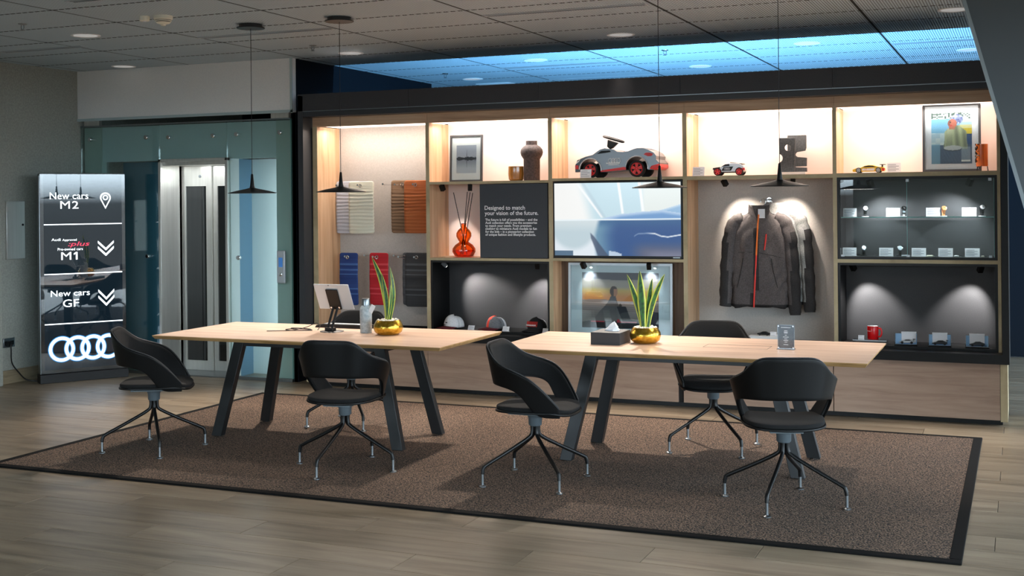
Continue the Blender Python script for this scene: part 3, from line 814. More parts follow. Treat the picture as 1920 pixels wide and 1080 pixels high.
# =================================================================== CEILING FITTINGS
def downlight(label, x, y, watts=18, aim=None, cone=84):
    t = thing('downlight', label, 'downlight', (x, y, ZC), 0, 'round recessed downlights')
    MB().lathe([(0.095, -0.002), (0.115, -0.006), (0.118, 0.0), (0.118, 0.012)], 36, cap=False).build('trim_ring', M['white'], t, smooth=True)
    MB().lathe([(0.0, -0.003), (0.095, -0.003), (0.095, 0.0)], 36, cap=False).build('lens', M['lens'], t)
    if watts: light('downlight_beam', 'SPOT', (x, y, ZC-0.02), watts, (1.0, 0.88, 0.76), aim, spot=cone, blend=0.6, radius=0.06)
for x, y, w, lab in [(-6.97, 7.67, 6, 'nearest downlight at the upper left'), (-8.22, 9.57, 0, 'downlight close to the left wall above the lift front'), (-5.68, 9.67, 310, 'downlight between the two left pendants, close to the display wall'),
        (-3.066, 9.618, 310, 'downlight in the middle of the grey ceiling'), (-4.377, 10.986, 6, 'downlight at the left edge of the blue glow'), (-5.696, 12.375, 0, 'far left downlight beside the rectangular vent'),
        (-1.748, 10.895, 6, 'downlight in the bright blue area at the right'), (-3.064, 12.301, 0, 'far downlight low over the fascia in the blue glow'), (-0.449, 9.44, 111, 'downlight at the upper right beside the slanted slab'), (-0.444, 12.11, 0, 'far right downlight beside the slanted slab'),
        (-4.37, 5.7, 22, 'downlight added out of view to fill the front of the room')]:  # last one is unseen, added as fill for the front floor
    downlight('round white recessed '+lab, x, y, w, *(((x, 8.5, 0), 50) if w == 111 else ((x, 8.2, 0), 64) if w == 310 else ()))
def slot(label, x0, x1, y, w=0.09):
    t = thing('slot_vent', label, 'vent', ((x0+x1)/2, y, ZC), 0, 'linear slot vents')
    h = (x1-x0)/2
    m = MB(); m.box(-h, h, -w/2, -w/2+0.016, -0.005, 0.01); m.box(-h, h, w/2-0.016, w/2, -0.005, 0.01); m.box(-h, -h+0.016, -w/2+.016, w/2-.016, -0.005, 0.01); m.box(h-0.016, h, -w/2+.016, w/2-.016, -0.005, 0.01)
    m.box(-h+.016, h-.016, -0.004, 0.004, -0.004, 0.01)
    m.build('frame', M['silver'], t)
    MB().box(-h+0.016, h-0.016, -w/2+0.016, w/2-0.016, -0.001, 0.004).build('dark_slot', M['black'], t)
for x0, x1, y, lab in [(-8.40, -7.46, 8.19, 'at the far left of the ceiling'), (-6.25, -4.98, 8.21, 'between the two left pendants'), (-3.66, -2.41, 8.17, 'in the upper middle'), (-4.955, -3.69, 11.50, 'in the blue glow'),
        (-4.96, -3.68, 12.9, 'at the back of the blue glow'), (-1.06, 0.2, 11.32, 'at the right before the slab'), (-1.07, 0.2, 12.80, 'last at the right above the fascia'), (-5.90, -4.99, 6.34, 'nearest, at the top left')]:
    slot('long narrow ceiling slot vent '+lab, x0, x1, y)
t = thing('ceiling_vent', 'small white rectangular ceiling plate at the far left of the blue area', 'vent', (-5.68, 13.0, ZC))
MB().box(-0.21, 0.21, -0.12, 0.12, -0.012, 0.0).build('plate', M['white'], t, bevel=0.004)
t = thing('smoke_detector', 'cream round smoke detector on the ceiling at the upper left', 'smoke detector', (-5.753, 7.125, ZC))
MB().lathe([(0.068, 0), (0.068, -0.022), (0.06, -0.030)], 30).build('base', M['ivory'], t, smooth=True)
MB().lathe([(0.058, -0.030), (0.058, -0.034)], 30).build('dark_gap', M['black'], t)
MB().lathe([(0.060, -0.034), (0.058, -0.040)], 30).build('ring', M['ivory'], t, smooth=True)
MB().lathe([(0.052, -0.040), (0.052, -0.045)], 30).build('dark_gap', M['black'], t)
MB().lathe([(0.054, -0.045), (0.046, -0.054), (0.02, -0.062), (0.018, -0.07), (0.004, -0.073)], 30).build('cap', M['ivory'], t, smooth=True)
t = thing('ceiling_sensor', 'small cream sensor puck beside the smoke detector', 'sensor', (-5.885, 7.08, ZC))
MB().lathe([(0.036, 0), (0.036, -0.03), (0.033, -0.034)], 24).build('puck', M['ivory'], t, smooth=True)
MB().lathe([(0.012, -0.034), (0.010, -0.038)], 16).build('sensor_eye', M['white'], t)
for x, y, lab in [(-6.94, 6.97, 'at the far upper left'), (-5.69, 9.04, 'between the two left pendants'), (-5.707, 11.7, 'in the dim blue at the left'), (-3.02, 10.8, 'in the bright blue glow')]:
    t = thing('sprinkler', 'small chrome ceiling sprinkler '+lab, 'sprinkler', (x, y, ZC), 0, 'ceiling sprinklers')
    MB().lathe([(0.034, 0), (0.030, -0.006), (0.012, -0.010)], 20).build('rose', M['dullchrome'], t, smooth=True)
    m = MB().tube([(0.012, 0, -0.01), (0.014, 0, -0.03), (0.003, 0, -0.045)], 0.003, 6).tube([(-0.012, 0, -0.01), (-0.014, 0, -0.03), (-0.003, 0, -0.045)], 0.003, 6)
    m.build('yoke', M['dullchrome'], t)
    MB().lathe([(0.018, -0.047), (0.018, -0.045)], 16).build('deflector', M['chrome'], t)

# =================================================================== TOTEM SIGN
tv = Vector((0.453, 0.669)); ang = math.atan2(0.669, 0.453)
TT = thing('totem_sign', 'tall black freestanding digital sign with glowing directions in the left corner', 'sign', (-8.651, 8.879, 0), ang)
TW = 0.808
def rrect(x0, x1, z0, z1, r, n=5, bottom=False):
    pts = []
    for cx, cz, a0 in [(x1-r, z1-r, 0), (x0+r, z1-r, PI/2)]:
        for k in range(n+1): a = a0+PI/2*k/n; pts.append((cx+r*math.cos(a), cz+r*math.sin(a)))
    pts += [(x0, z0), (x1, z0)]
    return pts
MB().prism(rrect(0.0, TW, 0.085, 2.015, 0.02), 0.0, 0.10).build('cabinet', plain('totem_black', rgb(10, 11, 13), .2), TT, bevel=0.004)
MB().prism([(-0.012, 0), (TW+0.012, 0), (TW+0.012, 0.085), (-0.012, 0.085)], -0.02, 0.12).build('plinth', M['black'], TT, bevel=0.003)
box('side_trim', (-0.004, 0.0, 0.0, 0.1, 0.09, 1.99), M['dullchrome'], TT)
def totem_bg(u, v):
    return mixc(c8(10, 30, 44), c8(22, 46, 58), v)
bgm = vcol('totem_display', 0.08, emit=0.3, spec=0.1)
sc = picture('screen', totem_bg, TW-0.07, 1.87, bgm, TT, TW/2, 0.125, -0.0012, 2, 30)
MB().box(0.004, TW-0.004, -0.0022, -0.0019, 0.095, 2.005).build('cover_glass', glass('totem_glass', (0.97, 0.98, 0.98), 0.015, 0.045), TT)
em = plain('glow_white', (1, 1, 1), 0.5, emit=(0.86, 0.95, 1.0), es=0.75)
emr = plain('glow_red', (0.8, 0.05, 0.1), 0.5, emit=(1.0, 0.05, 0.12), es=0.42)
halo = plain('glow_blue', (0, 0.1, 0.3), 0.5, emit=(0.05, 0.35, 0.85), es=0.42)
ux = lambda u: u*TW
def tt(body, u0, u1, z0, z1, mat=em, bold=0.002, shear=0): return text('lettering', body, mat, TT, ux(u0), z0, -0.0026, width=ux(u1)-ux(u0), height=z1-z0, bold=bold, shear=shear)
tt('New cars', .115, .56, 1.765, 1.83); tt('M', .235, .345, 1.672, 1.745, bold=0); tt('2', .372, .445, 1.672, 1.745, bold=0.004)
tt('Approved', .255, .42, 1.360, 1.388); tt('Audi', .13, .235, 1.362, 1.388); tt(':plus', .32, .57, 1.310, 1.366, emr, 0.006, 0.25); tt('Pre-owned cars', .20, .49, 1.268, 1.294); tt('M', .24, .355, 1.178, 1.252, bold=0); MB().add([(ux(.408), -0.0028, 1.178), (ux(.428), -0.0028, 1.178), (ux(.428), -0.0028, 1.252), (ux(.410), -0.0028, 1.252), (ux(.385), -0.0028, 1.238), (ux(.385), -0.0028, 1.224), (ux(.408), -0.0028, 1.234)], [(0, 1, 2, 3, 4, 5, 6)]).build('lettering', em, TT)
tt('New cars', .117, .567, .828, .885); tt('GF', .254, .44, .722, .795)
for z in (1.520, 1.042, 0.562):
    MB().box(ux(.045), ux(.955), -0.003, -0.0026, z-0.005, z+0.005).build('divider_line', em, TT)
def chev(z0, z1):
    m = MB(); cx = ux(.762); hw = ux(.094); t_ = 0.020; h = (z1-z0)
    for off in (0, h*0.42):
        zt = z1-off; zb = zt-h*0.56
        for s_ in (-1, 1):
            m.add([(cx+s_*hw, -0.0028, zt), (cx, -0.0028, zb), (cx, -0.0028, zb-t_*1.25), (cx+s_*hw, -0.0028, zt-t_*1.25)][::s_], [(0, 1, 2, 3)])
    m.build('chevrons', em, TT)
chev(1.225, 1.355); chev(.735, .878)
m = MB(); cx, cz = ux(.762), 1.765
pp = [(cx+0.052*math.cos(a), cz+0.01+0.052*math.sin(a)) for a in [math.radians(q) for q in range(-25, 206, 11)]]+[(cx, cz-0.10)]
pi_ = [(cx+(x-cx)*0.74, (cz-0.005)+(z-(cz-0.005))*0.78) for x, z in pp]
for i in range(len(pp)):
    j = (i+1) % len(pp); m.add([(pp[i][0], -0.0028, pp[i][1]), (pp[j][0], -0.0028, pp[j][1]), (pi_[j][0], -0.0028, pi_[j][1]), (pi_[i][0], -0.0028, pi_[i][1])], [(0, 1, 2, 3)])
flatrings(m, cx, cz+0.012, 0.026, 0.010, 0, 1, -0.0028, 0)
m.build('map_pin', em, TT)
flatrings(MB(), ux(.51), 0.318, 0.128, 0.045, 0.147, 4, -0.0023, 0.0).build('logo_glow', halo, TT)
flatrings(MB(), ux(.51), 0.318, 0.120, 0.029, 0.147, 4, -0.0024, 0.0006).build('ring_logo', em, TT)

# =================================================================== LEFT WALL
t = thing('wall_panel_plate', 'brushed steel access plate on the left wall beside the sign', 'panel', (-8.97, 8.88, 1.19))
MB().box(-0.001, 0.02, -0.115, 0.115, 0, 0.56).build('plate', M['steel'], t, bevel=0.004)
MB().lathe([(0.011, 0), (0.011, 0.006)], 12, mat=tr(0.02, 0.085, 0.33) @ rot('Y', PI/2)).build('lock', M['black'], t)
t = thing('wall_socket', 'dark double wall socket low on the left wall', 'socket', (-8.97, 8.79, 0.35))
MB().box(-0.001, 0.012, -0.07, 0.07, 0, 0.088).build('plate', M['dullchrome'], t, bevel=0.003)
for yy in (-0.035, 0.035): MB().box(0.012, 0.0135, yy-0.02, yy+0.02, 0.02, 0.06).build('outlet', M['black'], t)
t = tag(MB().tube(smooth([(0.05, -0.03, 0.385), (0.055, -0.03, 0.33), (0.045, -0.01, 0.2), (0.06, 0.06, 0.10), (0.08, 0.12, 0.03), (0.12, 0.17, 0.008), (0.20, 0.20, 0.007), (0.235, 0.235, 0.007)], 6), 0.006, 8).box(0.014, 0.055, -0.055, -0.012, 0.36, 0.41).build('power_cord', M['black'], loc=(-8.97, 8.80, 0)), 'black plug and power cord running from the socket to the sign', 'cord')
# lift call panel
t = thing('lift_call_panel', 'narrow steel lift call panel with blue display and round button', 'call panel', (-6.521, 9.775, 0.94))
MB().box(-0.047, 0.047, -0.022, -0.0, 0, 0.312).build('plate', M['silver'], t, bevel=0.01, seg=3)
MB().box(-0.022, 0.022, -0.0235, -0.0215, 0.155, 0.245).build('display', plain('call_display', rgb(40, 80, 140), 0.2, emit=(0.06, 0.2, 0.5), es=.25), t)
MB().lathe([(0.017, 0), (0.017, 0.006), (0.012, 0.008)], 18, mat=tr(0.0, -0.022, 0.085) @ rot('X', PI/2)).build('button', M['chrome'], t, smooth=True)

# =================================================================== BAY 1: SWATCHES
def hook(label, x, z, y0=10.165, y1=9.90):
    t = thing('display_hook', label, 'hook', (x, y0, z), 0, 'chrome display prongs in the swatch bay')
    L = y1-y0
    MB().lathe([(0.016, 0), (0.016, 0.006)], 16, mat=rot('X', PI/2)).build('rose', M['chrome'], t)
    MB().tube([(0, 0, 0), (0, L+0.03, 0), (0, L, 0.006)], 0.005, 8).build('prong', M['chrome'], t)
    MB().lathe([(0.009, 0), (0.009, 0.006)], 12, mat=tr(0, L, 0.006) @ rot('X', PI/2)).build('stop', M['chrome'], t, smooth=True)
def swatch(label, cx, zt, w, h, y, mat, ribs, amp, ex):
    t = thing('hanging_swatch', label, 'swatch', (cx, y, zt), 0)
    P = []; r = 0.022; nx, nz = 14, 56
    for i in range(nx+1):
        row = []
        for j in range(nz+1):
            u = i/nx; v = j/nz; x = (u-0.5)*w; z = -v*h
            dx = w/2-abs(x); dz = min(v*h, (1-v)*h)
            if dx < r and dz < r:
                ax, az = r-dx, r-dz; L = math.hypot(ax, az)
                if L > r:
                    k = r/L; x = math.copysign(w/2-r+ax*k, x); zz = r-az*k
                    z = -zz if v < .5 else -h+zz
            yy = amp*math.sin(v*ribs*2*PI+0.6*math.sin(u*5+v*9))*sstep(0.12, 0.3, v)+0.004*math.sin(u*6+v*3)-0.012*math.sin(v*PI)
            row.append((x, yy, z))
        P.append(row)
    o = MB().grid(P).build('cloth', mat, t)
    for p in o.data.polygons: p.use_smooth = True
    sd = o.modifiers.new('thick', 'SOLIDIFY'); sd.thickness = 0.005
    ring(0.014, 0.0045, 22, 8, mat=tr(ex-cx, -0.010, -0.042)).build('eyelet', M['chrome'], t, smooth=True)
    return t
def swm(name, c1, c2, stripe=None, pos=()):
    m = wood(name, c1, mixc(c1, c2, .5), c2, (1.5, 3, 55), 0.75, bump=0.35)
    if stripe:
        n, l = m.node_tree.nodes, m.node_tree.links; p = n['Principled BSDF']
        tc = n.new('ShaderNodeTexCoord'); sp = n.new('ShaderNodeSeparateXYZ'); l.new(tc.outputs['Generated'], sp.inputs[0])
        src = p.inputs['Base Color'].links[0].from_socket
        r = n.new('ShaderNodeValToRGB'); r.color_ramp.interpolation = 'CONSTANT'; e = r.color_ramp.elements
        st = [(0, 0)]
        for a, b in pos: st += [(a, 1), (b, 0)]
        while len(e) < len(st): e.new(0.5)
        for k, (q, c) in zip(e, st): k.position = q; k.color = (c*.75, c*.75, c*.75, 1)
        l.new(sp.outputs['Z'], r.inputs[0]); mx = n.new('ShaderNodeMix'); mx.data_type = 'RGBA'
        l.new(r.outputs[0], mx.inputs[0]); l.new(src, mx.inputs[6]); mx.inputs[7].default_value = (*stripe, 1); l.new(mx.outputs[2], p.inputs['Base Color'])
    return m
ST = [(.20, .23), (.30, .33), (.58, .60), (.66, .69), (.76, .80)]
for x, z, l_ in [(-5.985, 1.862, 'pale grey-blue'), (-5.755, 1.862, 'cream'), (-5.36, 1.862, 'taupe'), (-5.17, 1.862, 'tan'), (-5.90, 1.19, 'navy'), (-5.60, 1.19, 'red'), (-5.33, 1.19, 'slate'), (-5.165, 1.19, 'charcoal')]:
    hook('chrome prong that carries the %s swatch' % l_, x, z)
for x, z, l_ in [(-5.53, 1.868, 'bare chrome prong between the cream and the taupe swatch'), (-5.735, 1.198, 'bare chrome prong between the blue and the red swatch'), (-5.42, 1.198, 'bare chrome prong between the red and the charcoal swatches')]:
    hook(l_, x, z, 10.165, 9.98)
swatch('pale grey-blue ribbed swatch hanging behind the cream one', -5.955, 1.908, 0.27, 0.50, 10.07, swm('sw_greyblue', rgb(176, 184, 198), rgb(206, 212, 224)), 15, 0.004, -5.985+0.06)
swatch('cream ribbed swatch at the left of the upper pair', -5.748, 1.903, 0.27, 0.493, 9.955, swm('sw_cream', rgb(214, 210, 188), rgb(238, 236, 218)), 15, 0.004, -5.755)
swatch('taupe brown ribbed swatch hanging behind the tan one', -5.355, 1.909, 0.27, 0.496, 10.07, swm('sw_taupe', rgb(104, 78, 58), rgb(146, 116, 88)), 16, 0.003, -5.37)
swatch('tan orange ribbed swatch next to the oak divider', -5.155, 1.904, 0.27, 0.49, 9.955, swm('sw_tan', rgb(156, 80, 36), rgb(192, 110, 58)), 16, 0.003, -5.17)
swatch('navy blue striped swatch in the lower row', -5.891, 1.228, 0.198, 0.496, 9.955, swm('sw_navy', rgb(18, 44, 98), rgb(28, 60, 122), rgb(70, 104, 160), ST), 4, 0.002, -5.90)
swatch('red striped swatch in the lower row behind the snake plant', -5.565, 1.230, 0.20, 0.49, 9.955, swm('sw_red', rgb(160, 14, 28), rgb(190, 22, 36), rgb(214, 70, 80), ST), 4, 0.002, -5.585)
swatch('slate grey swatch hanging behind the charcoal one', -5.235, 1.230, 0.27, 0.493, 10.06, swm('sw_slate', rgb(72, 76, 82), rgb(96, 100, 106)), 6, 0.002, -5.35)
swatch('charcoal striped swatch in the lower row next to the divider', -5.155, 1.234, 0.265, 0.499, 9.955, swm('sw_charcoal', rgb(40, 41, 44), rgb(54, 55, 58), rgb(84, 88, 92), ST), 4, 0.002, -5.165)

# =================================================================== BAY 2
def skyline(u, v):
    s = mixc(c8(196, 200, 214), c8(160, 164, 182), v) if v > 0.5 else mixc(c8(190, 194, 206), c8(140, 144, 160), sstep(0.1, .5, v))
    d = abs(v-0.52); blds = 0.03+0.05*hsh(math.floor(u*26))*(1 if abs(u-.5) < .45 else .4)
    sp = abs(u-0.52)
    dark = d < blds or (sp < 0.018*(1-d/0.36) if d < 0.36 else False)
    return c8(52, 54, 64) if dark else s
framed('framed_skyline', 'black-framed grey skyline print standing at the left of the shelf', -4.668, 9.99, 1.884, 0.325, 0.425, skyline, 0.20, 0.255, 0.078, M['frame_dark'], 0.016, 0.05, nx=90, ny=90)
t = thing('clay_vase', 'tall matte grey-brown clay vase with a bulging shoulder', 'vase', (-4.009, 9.95, 1.884))
MB().lathe([(0.066, 0), (0.071, 0.004), (0.073, 0.19), (0.080, 0.20), (0.095, 0.225), (0.1, 0.25), (0.096, 0.275), (0.080, 0.298), (0.058, 0.311), (0.051, 0.316), (0.051, 0.352), (0.046, 0.352), (0.044, 0.32)], 44).build('body', M['vase'], t, smooth=True)
t = thing('amber_tumbler', 'fluted amber glass tumbler beside the clay vase', 'tumbler', (-4.152, 9.93, 1.884))
vs = MB(); prof = [(0.052, 0), (0.066, 0.012), (0.071, 0.06), (0.068, 0.128), (0.064, 0.128), (0.066, 0.06), (0.05, 0.016)]
vs.lathe(prof, 48); vs.v = [(x*(1+0.022*math.cos(16*math.atan2(y, x))), y*(1+0.022*math.cos(16*math.atan2(y, x))), z) for x, y, z in vs.v]
vs.build('glass', M['amber'], t, smooth=True)
# reed diffuser
t = thing('reed_diffuser', 'orange double-gourd glass reed diffuser with dark sticks', 'diffuser', (-4.682, 9.95, 1.202))
g = [(0.055, 0), (0.085, 0.008), (0.106, 0.045), (0.104, 0.075), (0.08, 0.108), (0.05, 0.128), (0.042, 0.137), (0.052, 0.152), (0.069, 0.185), (0.068, 0.215), (0.05, 0.245), (0.03, 0.262), (0.023, 0.272), (0.023, 0.302)]
m = MB().lathe(g, 40, cap=False)
b = m.build('bottle', M['orange_glass'], t, smooth=True)
MB().lathe([(0.05, 0.004), (0.08, 0.012), (0.1, 0.045), (0.098, 0.062)], 30).build('oil', M['orange_glass'], t, smooth=True)
ring(0.023, 0.003, 20, 6, mat=tr(0, 0, 0.30) @ rot('X', PI/2)).build('lip', M['orange_glass'], t, smooth=True)
for (x1, y1, z1, x0) in [(-0.10, 0.0, 0.585, 0.03), (0.03, 0.02, 0.59, -0.02), (0.072, -0.01, 0.585, -0.035), (0.088, 0.01, 0.58, -0.01)]:
    MB().tube([(x0, 0, 0.02), (x1, y1, z1)], 0.0035, 6).build('reed', M['black'], t)
# text panel
t = thing('text_panel', 'charcoal wall board with white lettering on the future collection', 'sign', (-4.111, 9.76, 1.205))
MB().box(-0.322, 0.322, 0, 0.36, 0, 0.65).build('board', plain('board_charcoal', rgb(58, 62, 68), 0.6), t)
for k, (s_, w) in enumerate([('Designed to match', 0.385), ('your vision of the future.', 0.510)]):
    text('lettering', s_, M['whitetext'], t, -0.275, 0.424-0.047*k, -0.0004, width=w, height=None, bold=0.012)
for k, (s_, w) in enumerate([('The future is full of possibilities \u2013 and the', 0.497), ('Audi collection offers you the accessories', 0.493), ('to match your needs. From premium', 0.44), ('clothing to miniature Audi models to fun', 0.490), ('for the kids \u2013 in a pioneering collection', 0.462), ('of unique fashion and lifestyle products.', 0.480)]):
    text('lettering', s_, M['whitetext'], t, -0.27, 0.326-0.0262*k, -0.0004, width=w, bold=0.02)
spotlamp('black cube spotlight above the diffuser at its left', -4.84, 9.84, 1.83, (-4.78, 10.1, 1.3), 5, 50)
spotlamp('black cube spotlight above the diffuser at its right', -4.565, 9.84, 1.83, (-4.66, 10.0, 1.3), 5, 50)
# caps
def cap(label, x, y, rz, crown, brim, stripe=None, back=None, w=1.0, slump=0.0, letter=None):
    t = thing('baseball_cap', label, 'cap', (x, y, NZ), rz, None)
    P = []; n = 32; R = 8
    for i in range(n+1):
        a = 2*PI*i/n; row = []
        for j in range(R+1):
            f = j/R*PI/2
            fr = max(0, -math.sin(a))
            r = 0.092*math.cos(f)**0.75; z = 0.012+(0.098+0.018*fr-slump*max(0, math.cos(a)))*math.sin(f)**0.9
            row.append((r*math.cos(a)*0.92, r*math.sin(a)*1.08, z))
        P.append(row)
    mats = [crown, stripe or crown, back or crown]
    mb = MB().grid(P)
    o = mb.build('crown', mats, t)
    for p in o.data.polygons:
        p.use_smooth = True
        c = p.center
        if stripe and c.y < 0.0 and abs(c.x) < 0.020: p.material_index = 1
        elif back and c.y > 0.028: p.material_index = 2
    sd = o.modifiers.new('thick', 'SOLIDIFY'); sd.thickness = 0.002
    P = []
    for i in range(15):
        u = -1+2*i/14; row = []
        for j in range(6):
            v = j/5; x_ = u*0.085; yb = -0.092*math.sqrt(max(0, 1-(u*0.95)**2))*1.0; yo = -0.05-0.125*math.sqrt(max(0, 1-(u*0.97)**4))
            y_ = yb+(min(yo, yb-0.001)-yb)*v
            row.append((x_, y_, 0.016+0.012*(1-u*u)-0.012*v))
        P.append(row)
    o = MB().grid(P).build('brim', brim, t)
    for p in o.data.polygons: p.use_smooth = True
    sd = o.modifiers.new('thick', 'SOLIDIFY'); sd.thickness = 0.004
    MB().lathe([(0.007, 0.108), (0.005, 0.113), (0.001, 0.115)], 10).build('button', crown, t)
    return t
maroon = plain('maroon', rgb(96, 20, 30), 0.8); capw = speckle('cap_white', rgb(216, 216, 220), rgb(232, 232, 234), 90, .9, .1)
capg = speckle('cap_grey', rgb(104, 106, 110), rgb(122, 124, 128), 90, .9, .1); capb = plain('cap_black', rgb(24, 25, 27), 0.85)
c_ = cap('white cap with dark red brim, the left one of the three', -4.765, 9.90, math.radians(-28), capw, maroon)
m = MB(); m.box(-0.045, 0.005, -0.098, -0.0965, 0.045, 0.052); m.box(0.012, 0.035, -0.096, -0.0945, 0.068, 0.076); m.build('print', M['black'], c_, rot=(0.12, 0, 0))
c_ = cap('grey cap with an orange-red stripe, the middle one of the three', -4.352, 9.91, math.radians(-30), capg, maroon, plain('cap_orange', rgb(226, 62, 36), .7), capw)
c_ = cap('black cap with a red and white printed front, the right one of the three', -3.955, 9.91, math.radians(-12), capb, capb, None, plain('cap_mesh', rgb(150, 152, 156), .9))
m = MB()
P = []
for k in range(11):
    a0 = -0.055+0.0105*k
    m.add([(a0, -0.1005+3.5*a0*a0, 0.052), (a0+0.007, -0.1005+3.5*a0*a0, 0.052), (a0+0.014, -0.094+3.5*a0*a0, 0.098), (a0+0.007, -0.094+3.5*a0*a0, 0.098)], [(0, 1, 2, 3)])
m.build('print', plain('cap_red', rgb(206, 50, 44), .8), c_, loc=(0, -0.004, -0.006))
m = MB()
for k in range(9):
    a0 = -0.052+0.0115*k; m.box(a0, a0+0.008, -0.106+3.5*a0*a0, -0.104+3.5*a0*a0, 0.058, 0.070)
m.build('print', M['white'], c_, loc=(0, -0.002, -0.004))
tagcard('white price card beside the white cap', -4.552, 9.80, NZ, 0.062, 0.045, 0.5, 3)
tagcard('white price card beside the orange-striped cap', -4.215, 9.80, NZ, 0.062, 0.045, 0.5, 3)
tagcard('white price card beside the black printed cap', -3.832, 9.79, NZ, 0.060, 0.042, 0.5, 3)
spotlamp('small black spotlight at the top left of the cap niche', -4.84, 9.86, 1.135, (-4.50, 10.1, 0.76), 19, 68, (1, .96, .92))
spotlamp('small black spotlight at the top right of the cap niche', -3.93, 9.86, 1.135, (-3.98, 10.1, 0.76), 19, 68, (1, .96, .92))

# =================================================================== BAY 3
def wheel(t, x, y, z, r, w, side, rimmat, spokes=5, rr=0.78):
    m = rot('X', PI/2) if side < 0 else rot('X', -PI/2)
    T = tr(x, y, z)
    o = MB().lathe([(r*.72, -w/2), (r*.96, -w/2), (r, -w*.3), (r, w*.3), (r*.96, w/2), (r*rr, w/2), (r*rr, w*.30), (r*.2, w*.30)], 32, mat=T @ m).build('wheel', M['tyre'], t, smooth=True)
    q = MB()
    q.lathe([(r*rr*1.0, w*.34), (r*rr*.90, w*.50), (r*rr*.84, w*.50), (r*rr*.80, w*.34)], 30, cap=False, mat=T @ m)
    q.lathe([(r*.18, w*.3), (r*.18, w*.5), (r*.1, w*.54)], 14, mat=T @ m)
    for k in range(spokes):
        a = 2*PI*k/spokes+.3
        q.add([(r*.12*math.cos(a-1.2), r*.12*math.sin(a-1.2), w*.46), (r*rr*.9*math.cos(a-.30), r*rr*.9*math.sin(a-.30), w*.44), (r*rr*.9*math.cos(a+.30), r*rr*.9*math.sin(a+.30), w*.44), (r*.12*math.cos(a+1.2), r*.12*math.sin(a+1.2), w*.46),
               (r*.12*math.cos(a-1.2), r*.12*math.sin(a-1.2), w*.28), (r*rr*.9*math.cos(a-.30), r*rr*.9*math.sin(a-.30), w*.28), (r*rr*.9*math.cos(a+.30), r*rr*.9*math.sin(a+.30), w*.28), (r*.12*math.cos(a+1.2), r*.12*math.sin(a+1.2), w*.28)],
              [(0,1,2,3), (7,6,5,4), (0,4,5,1), (1,5,6,2), (2,6,7,3), (3,7,4,0)], mat=T @ m)
    q.build('rim', rimmat, o)
    return o
def arc(cx, cz, r, a0, a1, n=14): return [(cx+r*math.cos(math.radians(a0+(a1-a0)*k/n)), cz+r*math.sin(math.radians(a0+(a1-a0)*k/n))) for k in range(n+1)]
t = thing('toy_ride_on_car', 'grey and red child ride-on car with a black steering wheel, above the television', 'toy car', (-3.181, 9.965, 1.897))
k = 0.743/1660
def q(px, py): return ((px-915)*k, (1000-py)*k)
def car_profile():
    f = q(390, 850); r_ = q(1315, 825)
    p = [q(85, 890), q(82, 760), q(130, 655), q(290, 595), q(440, 560), q(520, 505), q(590, 462), q(680, 440), q(790, 455), q(880, 478), q(925, 512), q(1040, 520), q(1150, 508), q(1260, 468), q(1330, 452), q(1430, 452), q(1540, 486), q(1650, 545), q(1700, 610), q(1690, 670), q(1748, 735), q(1742, 830), q(1690, 862), q(1545, 862)]
    p += arc(r_[0], r_[1], 0.097, -10, 188, 14)
    p += [q(1100, 862), q(590, 895)]
    p += arc(f[0], f[1], 0.096, -12, 190, 14)
    return p
prof = car_profile()
W2 = 0.145
body = MB(); 
bm_ = MB().prism(prof, -W2, W2).build('body', M['carpaint'], t, bevel=0.018, seg=3)
def onside(name, poly, mat, d=0.004, parent=t, y=-W2): return MB().prism(poly, y-d, y+0.002).build(name, mat, parent)
onside('side_skirt', [q(600, 862), q(1100, 800), q(1110, 858), q(600, 893)], M['red'])
onside('tail_light', [q(1455, 575), q(1500, 545), q(1580, 545), q(1640, 570), q(1610, 608), q(1540, 612)], M['red'])
onside('head_light', [q(105, 700), q(190, 640), q(160, 690), q(105, 730)], M['white'])
onside('bumper', [q(92, 830), q(92, 755), q(150, 755), q(150, 830)], M['red'])
MB().prism([q(1560, 855), q(1600, 790), q(1750, 750), q(1755, 830), q(1690, 868)], -W2-0.004, W2+0.004).build('bumper', M['red'], t, bevel=.008)
onside('windscreen', [q(530, 545), q(620, 485), q(790, 485), q(800, 515), q(700, 530)], M['black'])
MB().prism([q(1190, 512), q(1290, 452), q(1440, 448), q(1555, 488), q(1420, 500)], -W2*.82, W2*.82).build('seat', plain('toy_seat', rgb(72, 74, 80), .6), t, bevel=0.01)
m = MB()
f_ = q(390, 850); r_ = q(1315, 825)
for c in (f_, r_):
    m.tube([(c[0]+0.099*math.cos(a), -W2-0.003, c[1]+0.099*math.sin(a)) for a in [math.radians(z) for z in range(-5, 190, 13)]], 0.005, 6)
m.build('wheel_arch_trim', M['carsilver'], t, smooth=True)
for yy, s_ in ((-W2+0.02, -1), (W2-0.02, 1)):
    wheel(t, f_[0], yy, 0.067, 0.067, 0.05, s_, M['red']); wheel(t, r_[0], yy, 0.071, 0.071, 0.05, s_, M['red'])
Sx, Sz = q(760, 255)
mm = tr(Sx, 0, Sz) @ rot('Y', math.radians(17))
st = MB().tube([(0.09*math.cos(2*PI*k_/28), 0.075*math.sin(2*PI*k_/28), 0) for k_ in range(28)], 0.0105, 10, mat=mm, closed=True).box(-0.085, 0.085, -0.02, 0.02, -0.012, 0.004, mat=mm).build('steering_wheel', M['black'], t, smooth=True)
MB().prism([q(650, 260), q(860, 330), q(740, 430), q(690, 445), q(635, 400)], -0.022, 0.022).build('steering_column', M['black'], t, bevel=.006)
flatrings(MB(), q(880, 680)[0], q(880, 680)[1], 0.020, 0.005, 0.024, 4, -W2-0.0035, 0.0004, 24).build('ring_logo', M['white'], t)
